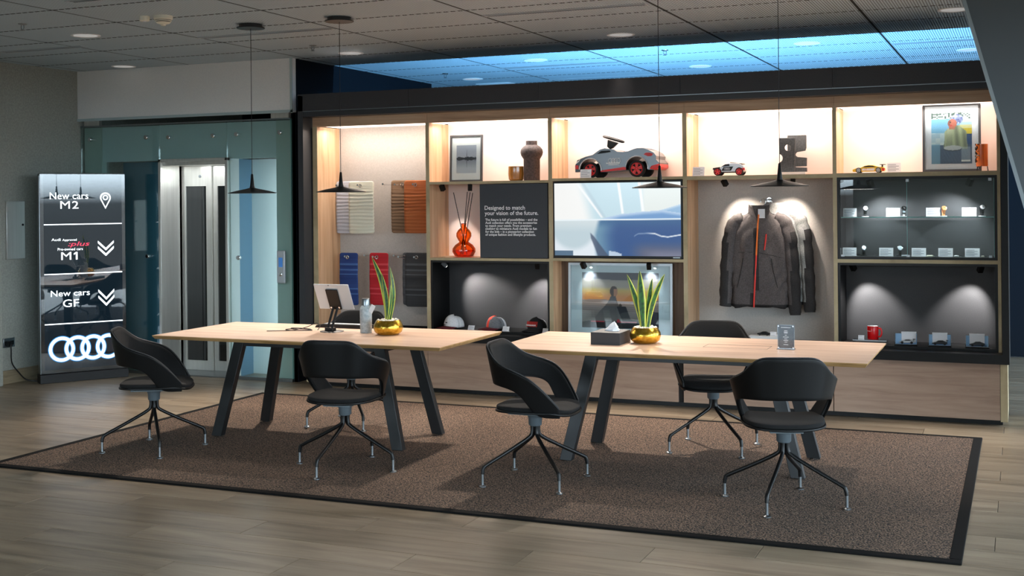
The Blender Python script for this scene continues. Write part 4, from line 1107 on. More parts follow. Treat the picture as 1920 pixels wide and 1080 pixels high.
MB().box(q(710, 0)[0], q(985, 0)[0], -W2-0.0045, -W2, q(0, 740)[1], q(0, 715)[1]).box(q(760, 0)[0], q(975, 0)[0], -W2-0.0045, -W2, q(0, 764)[1], q(0, 753)[1]).build('decal', M['white'], t)
tagcard('white price card in front of the toy ride-on car', -3.444, 9.775, 1.897, 0.10, 0.074, 0.2, 4)

# television
def tvpic(u, v):  # pale ground, blue car and bright lines painted into the screen colours
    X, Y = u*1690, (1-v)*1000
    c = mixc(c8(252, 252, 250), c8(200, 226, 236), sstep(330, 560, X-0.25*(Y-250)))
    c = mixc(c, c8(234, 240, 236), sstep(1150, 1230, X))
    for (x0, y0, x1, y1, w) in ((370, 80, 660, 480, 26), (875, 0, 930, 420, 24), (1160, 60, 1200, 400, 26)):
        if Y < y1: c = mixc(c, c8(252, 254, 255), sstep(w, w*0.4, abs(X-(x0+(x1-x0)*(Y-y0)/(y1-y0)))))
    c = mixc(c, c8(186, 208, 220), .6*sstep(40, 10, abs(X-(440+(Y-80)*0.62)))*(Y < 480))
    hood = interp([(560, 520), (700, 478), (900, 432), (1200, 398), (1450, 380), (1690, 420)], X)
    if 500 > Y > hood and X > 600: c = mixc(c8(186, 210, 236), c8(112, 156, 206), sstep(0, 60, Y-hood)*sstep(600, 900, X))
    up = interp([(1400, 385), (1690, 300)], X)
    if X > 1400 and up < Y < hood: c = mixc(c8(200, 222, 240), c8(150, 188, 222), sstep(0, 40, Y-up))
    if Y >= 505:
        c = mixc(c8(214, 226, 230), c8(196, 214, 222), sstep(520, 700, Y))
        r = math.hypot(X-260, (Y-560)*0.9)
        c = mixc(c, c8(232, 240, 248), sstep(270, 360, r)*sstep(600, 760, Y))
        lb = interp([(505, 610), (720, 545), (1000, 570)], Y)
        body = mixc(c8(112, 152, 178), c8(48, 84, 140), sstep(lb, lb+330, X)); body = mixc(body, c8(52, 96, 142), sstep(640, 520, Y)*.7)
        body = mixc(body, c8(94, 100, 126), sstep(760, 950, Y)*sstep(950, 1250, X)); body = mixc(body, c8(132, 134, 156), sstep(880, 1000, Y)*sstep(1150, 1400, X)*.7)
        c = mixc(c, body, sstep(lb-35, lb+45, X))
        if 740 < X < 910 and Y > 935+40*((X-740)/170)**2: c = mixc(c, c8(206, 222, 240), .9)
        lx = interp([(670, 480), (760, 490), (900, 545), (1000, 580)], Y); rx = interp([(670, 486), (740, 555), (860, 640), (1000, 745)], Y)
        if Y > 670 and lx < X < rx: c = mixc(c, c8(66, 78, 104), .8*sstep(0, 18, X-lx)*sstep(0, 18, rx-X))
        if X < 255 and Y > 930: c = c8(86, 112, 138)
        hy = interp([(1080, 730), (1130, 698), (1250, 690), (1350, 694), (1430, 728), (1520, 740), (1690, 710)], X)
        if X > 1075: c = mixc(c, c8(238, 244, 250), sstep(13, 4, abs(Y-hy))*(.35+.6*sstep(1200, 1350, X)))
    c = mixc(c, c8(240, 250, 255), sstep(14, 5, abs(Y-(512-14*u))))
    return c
t = thing('television', 'wall television with a blue car on a pale ground painted across its screen', 'television', (-3.167, 9.775, 1.211))
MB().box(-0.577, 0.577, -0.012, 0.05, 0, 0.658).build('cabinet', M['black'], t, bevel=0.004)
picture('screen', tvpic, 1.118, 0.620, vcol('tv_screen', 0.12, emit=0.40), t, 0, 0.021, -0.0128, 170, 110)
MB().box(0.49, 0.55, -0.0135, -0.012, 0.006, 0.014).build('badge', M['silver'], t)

def driver(u, v):
    c = mixc(c8(226, 150, 96), c8(216, 186, 116), sstep(0.52, .72, v)); c = mixc(c, c8(176, 166, 160), sstep(.66, .76, v)); c = mixc(c, c8(120, 122, 136), sstep(.80, .98, v))
    c = mixc(c, c8(196, 140, 120), sstep(.52, .42, v)*.7)
    if v < 0.5+0.02*math.sin(u*8): c = mixc(c8(120, 112, 112), c8(170, 150, 146), sstep(.1, .5, v)); c = mixc(c, c8(100, 98, 104), .3*(0.5+.5*math.sin(v*160+u*4)))
    if v > 0.86+0.08*abs(u-.5): c = c8(96, 98, 110)
    if v < 0.17-0.30*(u-.48)**2: c = c8(34, 32, 38)
    # figure
    if (u-.42)**2/0.0026+(v-.66)**2/0.010 < 1: c = c8(72, 62, 64) if (u < .42 or v > .7) else c8(176, 122, 96)
    sh = 0.045+0.20*sstep(.58, .12, v)
    if 0.12 < v < .58 and -sh*1.05 < u-.42 < sh*0.62: c = mixc(c8(118, 112, 112), c8(72, 72, 80), sstep(.1, .58, v))
    if v < .40 and 0 < (u-.455-.28*(.40-v)) < .12: c = c8(40, 40, 52)
    if (u-.505)**2/.0003+(v-.41)**2/.0012 < 1: c = c8(40, 38, 44)
    if abs(v-0.115) < .010 and (.12 < u < .30 or .46 < u < .72): c = c8(190, 50, 66)
    if (u-.48)**2/.0004+(v-.14)**2/.0005 < 1: c = c8(200, 64, 76)
    if u > .86 and v < .32-(u-.9)*.2: c = c8(62, 62, 76)
    return c
framed('framed_driver_photo', 'large silver-framed photo of a driver against a sunset, behind the right table', -3.195, 9.925, 0.536, 0.935, 0.625, driver, 0.688, 0.478, 0.065, M['silver'], 0.020, 0.03, plain('mount_pale', rgb(206, 220, 230), .6), nx=140, ny=100)
spotlamp('small spotlight above the driver photo at its left', -3.49, 9.83, 1.145, (-3.46, 9.92, 1.0), 4, 80, (1, .97, .94))
spotlamp('small spotlight above the driver photo at its right', -2.905, 9.83, 1.145, (-2.92, 9.92, 1.0), 4, 80, (1, .97, .94))

# =================================================================== BAY 4
tagcard('white information card at the left of the rally car', -2.466, 9.80, 1.897, 0.10, 0.076, 0.2, 5)
def model_car(label, x, y, z, L, W_, prof, body, cabin, arches, rims, wr, extras=None, name='model_car'):
    t = thing(name, label, 'model car', (x, y, z))
    MB().prism(prof, -W_, W_).build('body', body, t, bevel=L*0.012, seg=2)
    MB().prism(cabin, -W_-0.0012, W_+0.0012).build('windows', M['black'], t)
    for cx in arches:
        for s_ in (-1, 1): wheel(t, cx, s_*(W_-0.006), wr, wr, 0.02, s_, rims)
    return t
w = 0.267
P_ = [(-.125, .030), (-.13, .052), (-.122, .062), (-.07, .070), (-.045, .085), (-.02, .098), (.02, .102), (.085, .100), (.122, .078), (.128, .05), (.12, .032)]
t = model_car('white and black toy rally car with red wheels', -2.224, 9.90, 1.897, w, 0.055, P_, M['carsilver'], [(-.06, .074), (-.03, .092), (.005, .096), (.01, .078)], (-.092, .088), M['red'], 0.033, name='toy_rally_car')
onside('side_panel', [(-.06, .04), (-.04, .072), (.04, .074), (.02, .04)], M['black'], .002, t, -0.055)
onside('side_panel', [(-.132, .05), (-.13, .064), (-.07, .072), (-.075, .05)], M['black'], .002, t, -0.055)
onside('tail', [(.11, .04), (.11, .062), (.134, .062), (.134, .04)], M['red'], .002, t, -0.055)
MB().box(-.0, .10, -0.05, 0.05, .104, .110, mat=rot('Y', 0.12)).build('roof_wing', M['black'], t)
for s_ in (-1, 1): MB().tube([(0.03, s_*0.03, 0.098), (0.035, s_*0.03, 0.108)], 0.003, 6).build('wing_strut', M['black'], t)
MB().prism([(-.118, .024), (.118, .024), (.118, .034), (-.118, .034)], -.05, .05).build('chassis', M['black'], t)
flatrings(MB(), -.012, .056, 0.0085, 0.002, 0.011, 4, -0.0575, 0.0003, 16).build('ring_logo', M['white'], t)

def slab(label, x, y, z, poly, holes, th, rz, plinth=None):
    t = thing('carved_ornament', label, 'ornament', (x, y, z), rz)
    m = bmesh.new()
    # polygon with holes via triangle fill
    es = []
    for ring_ in [poly]+holes:
        vs_ = [m.verts.new((a, 0, b)) for a, b in ring_]
        for i_ in range(len(vs_)): es.append(m.edges.new((vs_[i_], vs_[(i_+1) % len(vs_)])))
    r = bmesh.ops.triangle_fill(m, use_beauty=True, use_dissolve=False, edges=es)
    fs = [f for f in m.faces]
    e = bmesh.ops.extrude_face_region(m, geom=fs)
    bmesh.ops.translate(m, vec=(0, th, 0), verts=[v for v in e['geom'] if isinstance(v, bmesh.types.BMVert)])
    bmesh.ops.recalc_face_normals(m, faces=m.faces)
    me = bpy.data.meshes.new('stone'); m.to_mesh(me); m.free(); me.materials.append(M['stone'])
    o = bpy.data.objects.new('stone', me); C.objects.link(o); o.parent = t
    b = o.modifiers.new('bevel', 'BEVEL'); b.width = 0.004; b.segments = 2; b.limit_method = 'ANGLE'
    return t
u_ = 0.00446/9.817   # metres per zoomed pixel at the shelf
def z7(px, py, cx=0): return ((px-cx)*u_, (805-py)*u_)
pl = MB().box(-1.835, -1.605, 9.86, 10.08, 1.896, 1.918).build('plinth_board', M['white'])
tag(pl, 'flat white board under the two carved stone ornaments', 'board')
cx = 365
notchA = [(z7(222, 555, cx)[0]+0.030*math.cos(math.radians(a)), z7(222, 555, cx)[1]+0.034*math.sin(math.radians(a))) for a in range(-84, 85, 12)]
pA = [z7(218, 805, cx), ] 
pA = [(-0.064, 0), (0.058, 0), (0.062, 0.14), (0.066, 0.278), (-0.064, 0.278)]+[(a, b) for a, b in reversed(notchA) if a > -0.064]
slab('tall carved stone slab with a round hole and a bite in its left side', -1.757, 9.90, 1.918, pA, [[(0.006+0.0255*math.cos(2*PI*k_/20), 0.200+0.027*math.sin(2*PI*k_/20)) for k_ in range(20)]], 0.05, 0.12)
nB = [(-0.006, 0.135), (-0.008, 0.15), (0.004, 0.163)]
pB = [(-0.07, 0), (0.082, 0), (0.082, 0.036), (-.01, .042), (-.01, .046), (0.080, 0.048), (0.082, 0.117), (0.01, 0.124), (-0.008, 0.136), (-0.010, 0.150), (0.002, 0.165), (0.07, 0.175), (0.078, 0.20), (0.078, 0.302), (-0.07, 0.302)]
slab('carved stone slab with notches in its right side, behind the holed slab', -1.70, 10.0, 1.918, pB, [], 0.05, 0.05)
spotlamp('black cube spotlight at the left above the jackets', -2.255, 9.84, 1.838, (-2.10, 10.12, 1.40), 11, 75)
spotlamp('black cube spotlight at the right above the jackets', -1.703, 9.84, 1.843, (-1.80, 10.12, 1.40), 11, 75)

# jackets on hangers
def jacket(label, x, y, z, mats, sc=1.0, zipm=None, rz=0, yaw=0):
    t = thing('hanging_jacket', label, 'jacket', (x, y, z), rz)
    cloth, dark = mats
    P = []; n = 48
    TAB = [(0.0, .222, .075), (.05, .226, .08), (.2, .222, .082), (.45, .216, .082), (.60, .215, .08), (.68, .205, .072), (.735, .16, .058), (.76, .10, .050), (.775, .074, .048), (.80, .072, .048), (.835, .078, .05)]
    rows = 36
    for i in range(n):
        a = 2*PI*i/n; row = []
        for j in range(rows+1):
            zz = 0.835*j/rows
            hx = interp([(p[0], p[1]) for p in TAB], zz); hy = interp([(p[0], p[2]) for p in TAB], zz)
            ca, sa = math.cos(a), math.sin(a)
            e = 0.8
            f = 0.010*math.sin(a*5+zz*9)*sstep(.75, .5, zz)+0.007*math.sin(a*9-zz*26+2*math.sin(zz*14))*sstep(.76, .6, zz)+0.004*math.sin(a*17+zz*40)
            x_ = (hx+f)*math.copysign(abs(ca)**e, ca); y_ = (hy+f)*0.66*math.copysign(abs(sa)**e, sa)
            hem = 0.012*math.sin(a*3) if j == 0 else 0
            row.append((x_, y_, zz+hem))
        P.append(row)
    P.append(P[0])
    o = MB().grid(P).build('torso', [cloth, dark], t)
    for p in o.data.polygons:
        p.use_smooth = True
        c = p.center
        if abs(c.x-(0.026 if False else -0.02-0.03*(0.8-c.z))) < 0.018 and c.y < 0 and c.z < .66: p.material_index = 1
        if c.z < 0.03: p.material_index = 1
    sd = o.modifiers.new('thick', 'SOLIDIFY'); sd.thickness = 0.004
    for s_ in (-1, 1):
        m = MB(); P = []
        path = smooth([(s_*0.13, 0.0, 0.728), (s_*0.195, -0.005, 0.695), (s_*0.24, -0.012, 0.58), (s_*0.262, -0.022, 0.40), (s_*0.275, -0.025, 0.20), (s_*0.282, -0.02, 0.03+(-0.03 if s_ > 0 else 0.0)), (s_*0.284, -0.02, -0.06 if s_ > 0 else 0.0)], 6)
        rs = []
        for i, p in enumerate(path):
            f = i/(len(path)-1); rs.append((0.050+0.014*sstep(0,.2,f)-0.018*f+0.003*math.sin(f*38+s_)+0.0025*math.sin(f*71)) if f < .97 else 0.043)
        m.tube(path, rs, 18)
        m.v = [(a, b*0.72+0.004*math.sin(c*40+a*30), c) for a, b, c in m.v]
        sl_ = m.build('sleeve', [cloth, dark], t)
        for p in sl_.data.polygons:
            p.use_smooth = True
            if (p.center.x*s_ > 0.255 and p.center.z < 0.62) or p.center.z < .03: p.material_index = 1
    # collar flaps
    m = MB()
    for s_ in (-1, 1):
        m.add([(s_*0.010-.01, -0.046, 0.735), (s_*0.085, -0.036, 0.765), (s_*0.085, -0.012, 0.845), (s_*0.035-.005, -0.042, 0.80)], [(0, 1, 2, 3)])
    cf = m.build('collar', cloth, t); sd = cf.modifiers.new('thick', 'SOLIDIFY'); sd.thickness = 0.006
    if zipm:
        pz = [(0.003-0.052*(1-z_)**0.9*0.9, -0.063-0.003*math.sin(z_*9), z_*0.76) for z_ in [k_/16 for k_ in range(17)]]
        up_ = MB().tube(pz[9:], 0.0065, 8).build('zip', M['orangezip'], t, smooth=True)
        MB().tube(pz[:10], 0.0065, 8).build('zip', M['redzip'], t, smooth=True)
        MB().tube([(0.062, -0.061, 0.60), (0.056, -0.062, 0.54), (0.046, -0.063, 0.47)], 0.006, 6).build('pocket_zip', M['redzip'], t, smooth=True)
        for s_, x0 in ((-1, -0.13), (1, 0.10)):
            MB().tube(smooth([(x0, -0.056, 0.40), (x0+s_*0.015, -0.055, 0.30), (x0+s_*0.05, -0.052, 0.16)], 4), 0.003, 6).build('pocket_seam', M['jacket_dark'], t, smooth=True)
        MB().tube([(-0.17, -0.051, 0.45), (-0.08, -0.060, 0.452), (-0.05, -0.062, 0.45)], 0.0025, 6).tube([(0.0, -0.063, 0.45), (0.09, -0.059, 0.43), (0.18, -0.049, 0.41)], 0.0025, 6).build('yoke_seam', M['jacket_dark'], t, smooth=True)
    return t
jacket('dark grey softshell jacket with an orange and red front zip', -1.995, 9.945, 0.815, (M['jacket'], M['jacket_dark']), 1, True, math.radians(4))
jacket('pale grey and black jacket hanging behind the zipped one', -1.885, 10.06, 0.835, (M['jacket_pale'], M['jacket_dark']), 1, False, math.radians(-6))
def hanger(label, x, y, z, rz):
    t = thing('coat_hanger', label, 'hanger', (x, y, z), rz, 'chrome coat hangers')
    MB().tube(smooth([(0, 0, -0.06), (0, 0, 0.0), (0.018, 0, 0.022), (0.022, 0, 0.045), (0.004, 0, 0.062), (-0.016, 0, 0.05), (-0.018, 0, 0.036)], 5), 0.003, 8).build('hook', M['chrome'], t, smooth=True)
    MB().tube(smooth([(-0.18, 0, -0.125), (-0.1, 0, -0.085), (0, 0, -0.055), (0.1, 0, -0.085), (0.18, 0, -0.125)], 5), 0.006, 8).build('bar', M['white'], t, smooth=True)
    return t
hanger('chrome hanger hook of the zipped jacket', -1.965, 9.945, 1.640, 0.06)
hanger('chrome hanger hook of the pale jacket behind', -1.935, 10.06, 1.640, 0.4)
t = thing('wall_peg', 'chrome wall peg that holds both jacket hangers', 'peg', (-1.945, 10.12, 1.695), 0)
MB().tube([(0, 0, 0), (-0.01, -0.16, 0.0), (-0.01, -0.165, 0.012)], 0.0055, 8).build('rod', M['chrome'], t, smooth=True)
MB().lathe([(0.02, 0), (0.02, 0.006)], 16, mat=rot('X', PI/2)).build('rose', M['chrome'], t)
t = tag(MB().box(-0.028, 0.028, -0.001, 0.001, -0.075, 0.0).build('swing_tag', M['card'], loc=(-1.965, 9.885, 1.62)), 'white swing tag hanging at the collar of the zipped jacket', 'tag')
# low white box with sunglasses
t = thing('white_plinth', 'low white display plinth below the jackets', 'plinth', (-1.905, 9.90, 0.535))
MB().box(-0.165, 0.165, -0.09, 0.09, 0, 0.055).build('block', M['white'], t, bevel=0.003)
t = thing('model_car', 'tiny black car model on the white plinth behind the menu stand', 'model car', (-1.955, 9.88, 0.590))
P_ = [(-.05, .006), (-.052, .016), (-.03, .02), (-.012, .030), (.018, .031), (.04, .021), (.052, .018), (.05, .006)]
MB().prism(P_, -.02, .02).build('body', M['black'], t, bevel=0.003)
for cx_ in (-.03, .032):
    for s_ in (-1, 1): MB().lathe([(0.009, -0.004), (0.009, 0.004)], 14, mat=tr(cx_, s_*0.019, 0.009) @ rot('X', PI/2)).build('wheel', M['tyre'], t)
tagcard('small white price card on the white plinth', -1.872, 9.85, 0.590, 0.052, 0.034, 0.3, 2)

# =================================================================== BAY 5
P_ = [(-.122, .010), (-.125, .026), (-.10, .036), (-.06, .042), (-.035, .054), (-.005, .061), (.03, .060), (.075, .046), (.112, .044), (.120, .030), (.112, .012)]
t = model_car('yellow and white toy racing car with a rear wing', -1.112, 9.90, 1.900, 0.25, 0.05, P_, M['yellow'], [(-.05, .045), (-.03, .054), (.0, .058), (.03, .056), (.055, .046)], (-.078, .072), M['silver'], 0.021, name='toy_racing_car')
onside('side_panel', [(-.052, .018), (-.05, .034), (.045, .036), (.04, .016)], M['white'], .0015, t, -0.05)
MB().box(.082, .122, -.05, .05, .062, .066, mat=None).build('rear_wing', M['black'], t)
for s_ in (-.03, .03): MB().box(.095, .101, s_-.003, s_+.003, .04, .063).build('wing_strut', M['black'], t)
onside('tail', [(.10, .014), (.10, .038), (.122, .034), (.118, .014)], M['red'], .0015, t, -0.05)
text('number', '17', M['red'], t, -0.03, 0.021, -0.0518, width=0.016)
tagcard('white information card at the tail of the yellow racing car', -0.925, 9.87, 1.900, 0.104, 0.078, 0.2, 5)
def woman(u, v):
    c = mixc(c8(196, 210, 226), c8(236, 240, 244), hsh(math.floor(u*14), math.floor(v*18))) if v > .8 else c8(120, 176, 214)
    if v > .86 and hsh(math.floor(u*24), math.floor(v*40)) > .55: c = c8(70, 90, 84)
    if u > .7 and .57 < v < .75: c = c8(204, 184, 58)
    if u > .7 and v < .57: c = c8(52, 84, 134)
    if .68 < v < .86: c = mixc(c, c8(214, 222, 236), .55) if u > .7 else c8(126, 182, 220)
    if v < .60 and u < .40: c = mixc(c8(208, 222, 226), c8(160, 190, 214), hsh(math.floor(u*9), math.floor(v*12)))
    if v < .36: c = mixc(c8(56, 72, 98), c8(92, 112, 142), .3+.7*(abs(((u*1.3+v*.9)*9) % 1-.5) < .44)*.6)
    if v < .38 and u < .22: c = mixc(c, c8(130, 180, 214), .7)
    # person: jumper, arms propped on the table, headscarf
    w_ = .10+.17*sstep(.74, .60, v)+.03*sstep(.5, .3, v)
    if .28 < v < .74 and abs(u-.60) < w_: c = mixc(c8(122, 132, 114), c8(172, 182, 152), .5+.5*math.sin(u*34+4*v))
    if .34 < v < .68 and abs(u-.42-.10*(v-.34)) < .06: c = mixc(c8(146, 156, 132), c8(176, 184, 158), sstep(.34, .68, v))
    if .66 < v < .73 and .44 < u < .58: c = c8(176, 116, 98)
    if (u-.64)**2/.024+(v-.86)**2/.0085 < 1: c = mixc(c8(84, 92, 150), c8(206, 216, 232), hsh(math.floor(u*26), math.floor(v*30)))
    if (u-.52)**2/.0125+(v-.775)**2/.0075 < 1: c = c8(190, 112, 96) if (u > .47 or v < .74) else c8(150, 92, 84)
    if (u-.49)**2/.0012+(v-.735)**2/.0002 < 1: c = c8(200, 60, 62)
    if (u-.47)**2/.0006+(v-.80)**2/.0002 < 1: c = c8(90, 60, 60)
    if (u-.53)**2/.05+(v-.305)**2/.0022 < 1: c = c8(190, 196, 204)
    elif (u-.53)**2/.056+(v-.295)**2/.0030 < 1: c = c8(70, 78, 90)
    if .74 < u < .96 and .04 < v < .32: c = mixc(c, c8(196, 214, 228), .45)
    if .74 < u < .96 and .04 < v < .07: c = c8(226, 236, 240)
    return c
framed('framed_portrait_photo', 'black-framed colour photo of a person at an outdoor table', -0.505, 10.0, 1.900, 0.428, 0.532, woman, 0.297, 0.405, 0.062, M['frame_dark'], 0.018, 0.05, plain('mount_lilac', rgb(226, 228, 240), .6), nx=90, ny=120)
t = thing('candle_holder', 'amber glass candle holder wrapped in dark pierced metal', 'candle holder', (-0.282, 9.88, 1.900))
MB().lathe([(0.040, 0.035), (0.043, 0.04), (0.043, 0.205), (0.040, 0.205), (0.040, 0.045)], 30).build('glass', plain('amber_deep', rgb(190, 92, 24), .25, coat=.5), t, smooth=True)
m = MB(); rnd = random.Random(11)
for k_ in range(46):
    a = PI+rnd.random()*2.2-1.3; z_ = 0.045+rnd.random()*0.16; r = 0.046
    da = (rnd.random()-.5)*0.9; dz = (rnd.random()-.5)*0.05
    m.tube([(r*math.cos(a+da*f), r*math.sin(a+da*f), min(.208, max(.03, z_+dz*f))) for f in (0, .5, 1)], 0.004, 5)
m.build('metal_lattice', M['black'], t, smooth=True)
for a in (0.4, 2.5, 4.6): MB().tube([(0.04*math.cos(a), 0.04*math.sin(a), 0.042), (0.046*math.cos(a), 0.046*math.sin(a), 0.0)], 0.004, 6).build('foot', M['black'], t)
# glass cabinet front
t = thing('glass_doors', 'clear glass doors closing the watch cabinet', 'glass doors', (-0.76, 9.775, 1.228))
for a, b in [(-0.562, -0.060), (-0.057, 0.565)]:
    o = MB().box(a, b, -0.003, 0.003, 0.012, 0.618).build('door_pane', M['glass_clear'], t)
    MB().box(b-0.0035, b-0.0005, -0.0034, 0.0034, 0.012, 0.618).build('polished_edge', M['glass_edge'], o)
for x_ in (-0.548, -0.058, 0.535):
    for z_ in (0.0, 0.592):
        MB().box(x_-0.012, x_+0.012, -0.007, 0.012, z_+0.004, z_+0.032).build('clip', M['silver'], t, bevel=.002)
t = thing('glass_shelf', 'glass shelf across the middle of the watch cabinet', 'shelf', (-0.76, 9.94, 1.546))
MB().box(-0.562, 0.562, -0.13, 0.13, 0, 0.008).build('pane', M['glass_clear'], t)
MB().box(-0.562, 0.562, -0.1315, -0.13, 0, 0.008).build('front_edge', M['glass_edge'], t)
GS = 1.5542; GF = 1.245
for k_, (x_, l_) in enumerate([(-1.267, 'first from the left'), (-0.938, 'second from the left'), (-0.640, 'third from the left'), (-0.378, 'last at the right')]):
    tagcard('white watch card on the glass shelf, '+l_, x_, 9.90, GS, 0.104, 0.068, 0.15, 5 if k_ < 3 else 0)
for x_, l_ in [(-1.267, 'first from the left'), (-0.988, 'second from the left'), (-0.745, 'middle one of five'), (-0.549, 'fourth from the left'), (-0.357, 'last at the right')]:
    tagcard('white card on the floor of the glass cabinet, '+l_, x_, 9.86, GF, 0.106, 0.066, 0.15, 5)
def watch(label, x, z, face, strap, stand=M['white'], case=M['chrome'], s=1.0):
    t = thing('wristwatch', label, 'watch', (x, 9.93, z), math.radians(15), None)
    m = MB().lathe([(0.026*s, 0), (0.026*s, 0.003), (0.010*s, 0.004)], 18); m.build('stand', stand, t)
    pts = [(0, 0.010*math.sin(a)*2.0*s-0.0, 0.038*s+0.032*s*math.cos(a)) for a in [2*PI*k_/18 for k_ in range(18)]]
    b = MB(); 
    P = []
    for k_ in range(19):
        a = 2*PI*k_/18; P.append([(-0.009*s, 0.022*s*math.sin(a), 0.037*s+0.033*s*math.cos(a)), (0.009*s, 0.022*s*math.sin(a), 0.037*s+0.033*s*math.cos(a))])
    o = b.grid(P).build('strap', strap, t); sd = o.modifiers.new('thick', 'SOLIDIFY'); sd.thickness = 0.003
    Mx_ = tr(0, -0.018*s, 0.062*s) @ rot('X', math.radians(62))
    MB().lathe([(0.019*s, -0.004), (0.021*s, 0.0), (0.021*s, 0.004), (0.017*s, 0.006)], 24, mat=Mx_).build('case', case, t, smooth=True)
    MB().lathe([(0.0165*s, 0.006), (0.0165*s, 0.0068)], 24, mat=Mx_).build('dial', face, t)
    m = MB().box(-0.0008, 0.0008, 0, 0.012*s, 0.007, 0.0076, mat=Mx_).box(0, 0.009*s, -0.0008, 0.0008, 0.007, 0.0076, mat=Mx_); m.build('hands', M['black'] if face is not M['black'] else M['white'], t)
watch('white-dial watch on the glass shelf, first from the left', -1.152, GS, M['white'], M['black'], s=1.05)
watch('black-dial steel watch on the glass shelf beside the pane joint', -0.861, GS, M['black'], M['chrome'])
watch('rose-gold watch on the glass shelf', -0.565, GS, M['rose'], M['rose'], case=M['rose'])
watch('white-dial watch on the glass shelf, last at the right', -0.287, GS, M['white'], M['black'], s=1.1)
watch('white-dial watch with black strap on the cabinet floor at the left', -1.167, GF, M['white'], M['black'], M['black'])
watch('steel-dial watch with black strap on the cabinet floor near the pane joint', -0.892, GF, M['silver'], M['black'], M['black'])
def keyfob(label, x, w_, mat):
    t = thing('key_ring', label, 'key ring', (x, 9.865, GF), 0)
    ring(0.012, 0.0018, 18, 6, mat=tr(w_*0.30, 0, 0.002) @ rot('X', PI/2)).build('ring', M['chrome'], t, smooth=True)
    MB().prism([(-w_*.5, 0), (-w_*.5, .006), (-w_*.44, .010), (w_*.10, .010), (w_*.16, .006), (w_*.16, 0)], -0.012, 0.012).build('fob', mat, t, bevel=.002)
keyfob('silver key ring beside the pane joint on the cabinet floor', -0.833, 0.08, M['silver'])
keyfob('cream key ring between the middle and the fourth card', -0.650, 0.08, M['ivory'])
keyfob('white key ring between the fourth and the last card', -0.462, 0.055, M['white'])
keyfob('pale key ring right of the last card', -0.277, 0.035, M['ivory'])
spotlamp('black spotlight inside the watch cabinet at the top right', -0.37, 9.84, 1.815, (-0.55, 9.98, 1.40), 14, 115, (.95, .97, 1.0), hang=0.01)
spotlamp('black spotlight inside the watch cabinet at the top left', -1.10, 9.84, 1.815, (-0.98, 9.98, 1.40), 14, 115, (.95, .97, 1.0), hang=0.01)
# niche with mug
t = thing('acrylic_tray', 'clear acrylic riser under the red mug', 'tray', (-1.114, 9.88, NZ))
m = MB(); m.box(-0.128, 0.128, -0.075, 0.075, 0.028, 0.033); m.box(-0.128, -0.123, -0.075, 0.075, 0, 0.028); m.box(0.123, 0.128, -0.075, 0.075, 0, 0.028)
m.build('acrylic', M['acrylic'], t)
MB().box(-0.128, 0.128, -0.0756, -0.0746, 0.027, 0.0335).build('polished_edge', M['silver'], t)
t = thing('mug', 'red coffee mug with white lettering on the clear riser', 'mug', (-1.098, 9.90, NZ+0.0331), math.radians(-18))
MB().lathe([(0.040, 0), (0.042, 0.003), (0.043, 0.1), (0.0415, 0.103), (0.040, 0.1), (0.039, 0.006)], 36, cap=False).build('body', M['redgloss'], t, smooth=True)
MB().lathe([(0.0412, 0.1032), (0.0392, 0.1022), (0.0388, 0.006), (0.001, 0.005)], 36, cap=False).build('inside', M['white'], t, smooth=True)
MB().tube(smooth([(0.040, 0, 0.085), (0.062, 0, 0.086), (0.072, 0, 0.065), (0.070, 0, 0.04), (0.058, 0, 0.022), (0.040, 0, 0.024)], 5), 0.0062, 10).build('handle', M['redgloss'], t, smooth=True)
tx = text('lettering', 'Audi Sport', M['whitetext'], t, 0, 0.062, 0, width=0.050, align='CENTER', bold=.01)
for v in tx.data.vertices:
    a = -PI/2+v.co.x/0.0432-0.35; v.co.x, v.co.y = 0.0436*math.cos(a), 0.0436*math.sin(a)
tagcard('small white price card on the riser beside the mug', -1.18, 9.825, NZ+0.033, 0.046, 0.036, 0.35, 2)
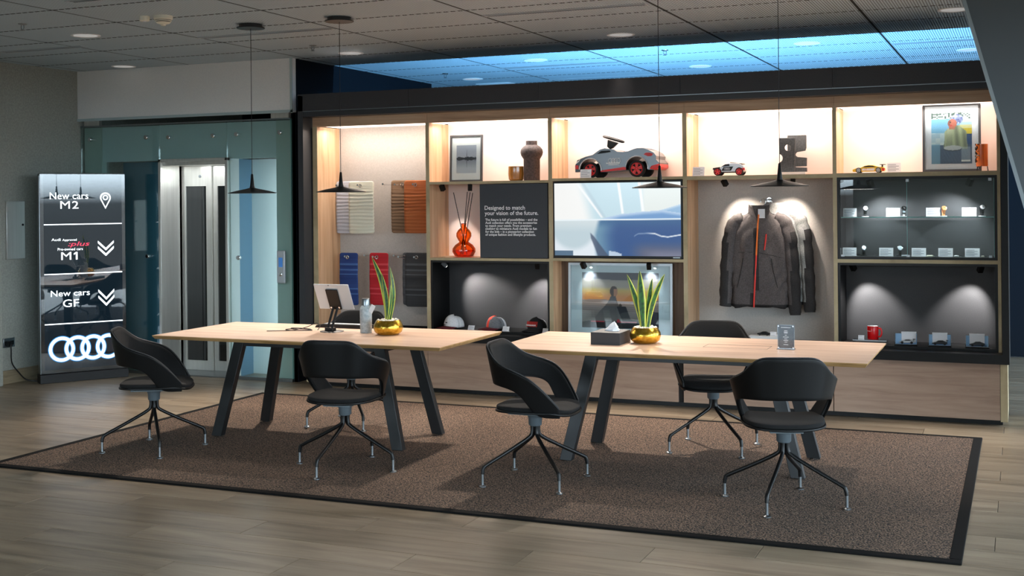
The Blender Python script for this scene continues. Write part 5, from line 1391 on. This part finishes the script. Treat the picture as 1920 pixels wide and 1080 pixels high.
def block(label, x, dx, l2, style):
    t = thing('acrylic_block', label, 'display block', (x, 9.84, NZ), math.radians(3))
    MB().box(-0.085, 0.085, -0.035, 0.035, 0.0, 0.012).box(-0.085, 0.085, 0.030, 0.035, 0.012, 0.092).box(-0.085, -0.08, -0.035, 0.03, 0.012, 0.092).box(0.08, 0.085, -0.035, 0.03, 0.012, 0.092).build('acrylic', M['acrylic'], t)
    MB().box(-0.079, 0.079, 0.026, 0.0295, 0.0125, 0.088).build('blue_back', M['paleblue'], t)
    MB().box(-0.079, 0.079, -0.034, 0.026, 0.0122, 0.0135).build('blue_base', M['paleblue'], t)
    MB().box(dx-0.054, dx+0.054, 0.020, 0.0255, 0.020, 0.092).box(dx-0.056, dx+0.056, 0.008, 0.034, 0.0925, 0.104).build('white_card', M['card'], t)
    c = thing('miniature_car', l2, 'model car', (x+dx*.3, 9.835, NZ+0.0136), math.radians(3))
    P_ = [(-.055, .007), (-.057, .014), (-.03, .021), (-.010, .033), (.02, .034), (.045, .024), (.056, .020), (.055, .007)]
    MB().prism(P_, -.017, .017).build('body', M['carpaint'] if style else M['carsilver'], c, bevel=0.003)
    MB().prism([(-.02, .024), (-.008, .031), (.018, .032), (.034, .024)], -.0174, .0174).build('windows', M['black'], c)
    for cx_ in (-.034, .036):
        for s_ in (-1, 1): MB().lathe([(0.010, -0.004), (0.010, 0.004)], 14, mat=tr(cx_, s_*0.016, 0.010) @ rot('X', PI/2)).build('wheel', M['tyre'], c)
    if style != 1: MB().box(.045, .062, -.017, .017, .034, .037).box(.05, .054, -.003, .003, .02, .034).build('spoiler', M['black'], c)
block('clear acrylic display block nearest the red mug', -0.844, 0.02, 'small silver car model inside the block nearest the mug', 0)
block('clear acrylic display block in the middle of the niche', -0.596, 0.0, 'small grey car model inside the middle block', 2)
block('clear acrylic display block at the right end of the niche', -0.328, 0.0, 'small grey saloon model inside the right block', 1)
spotlamp('small black spotlight at the top left of the mug niche', -1.24, 9.86, 1.155, (-1.11, 10.1, 0.76), 24, 66, (1, .97, .94))
spotlamp('small black spotlight at the top right of the mug niche', -0.30, 9.86, 1.155, (-0.42, 10.1, 0.76), 24, 66, (1, .97, .94))
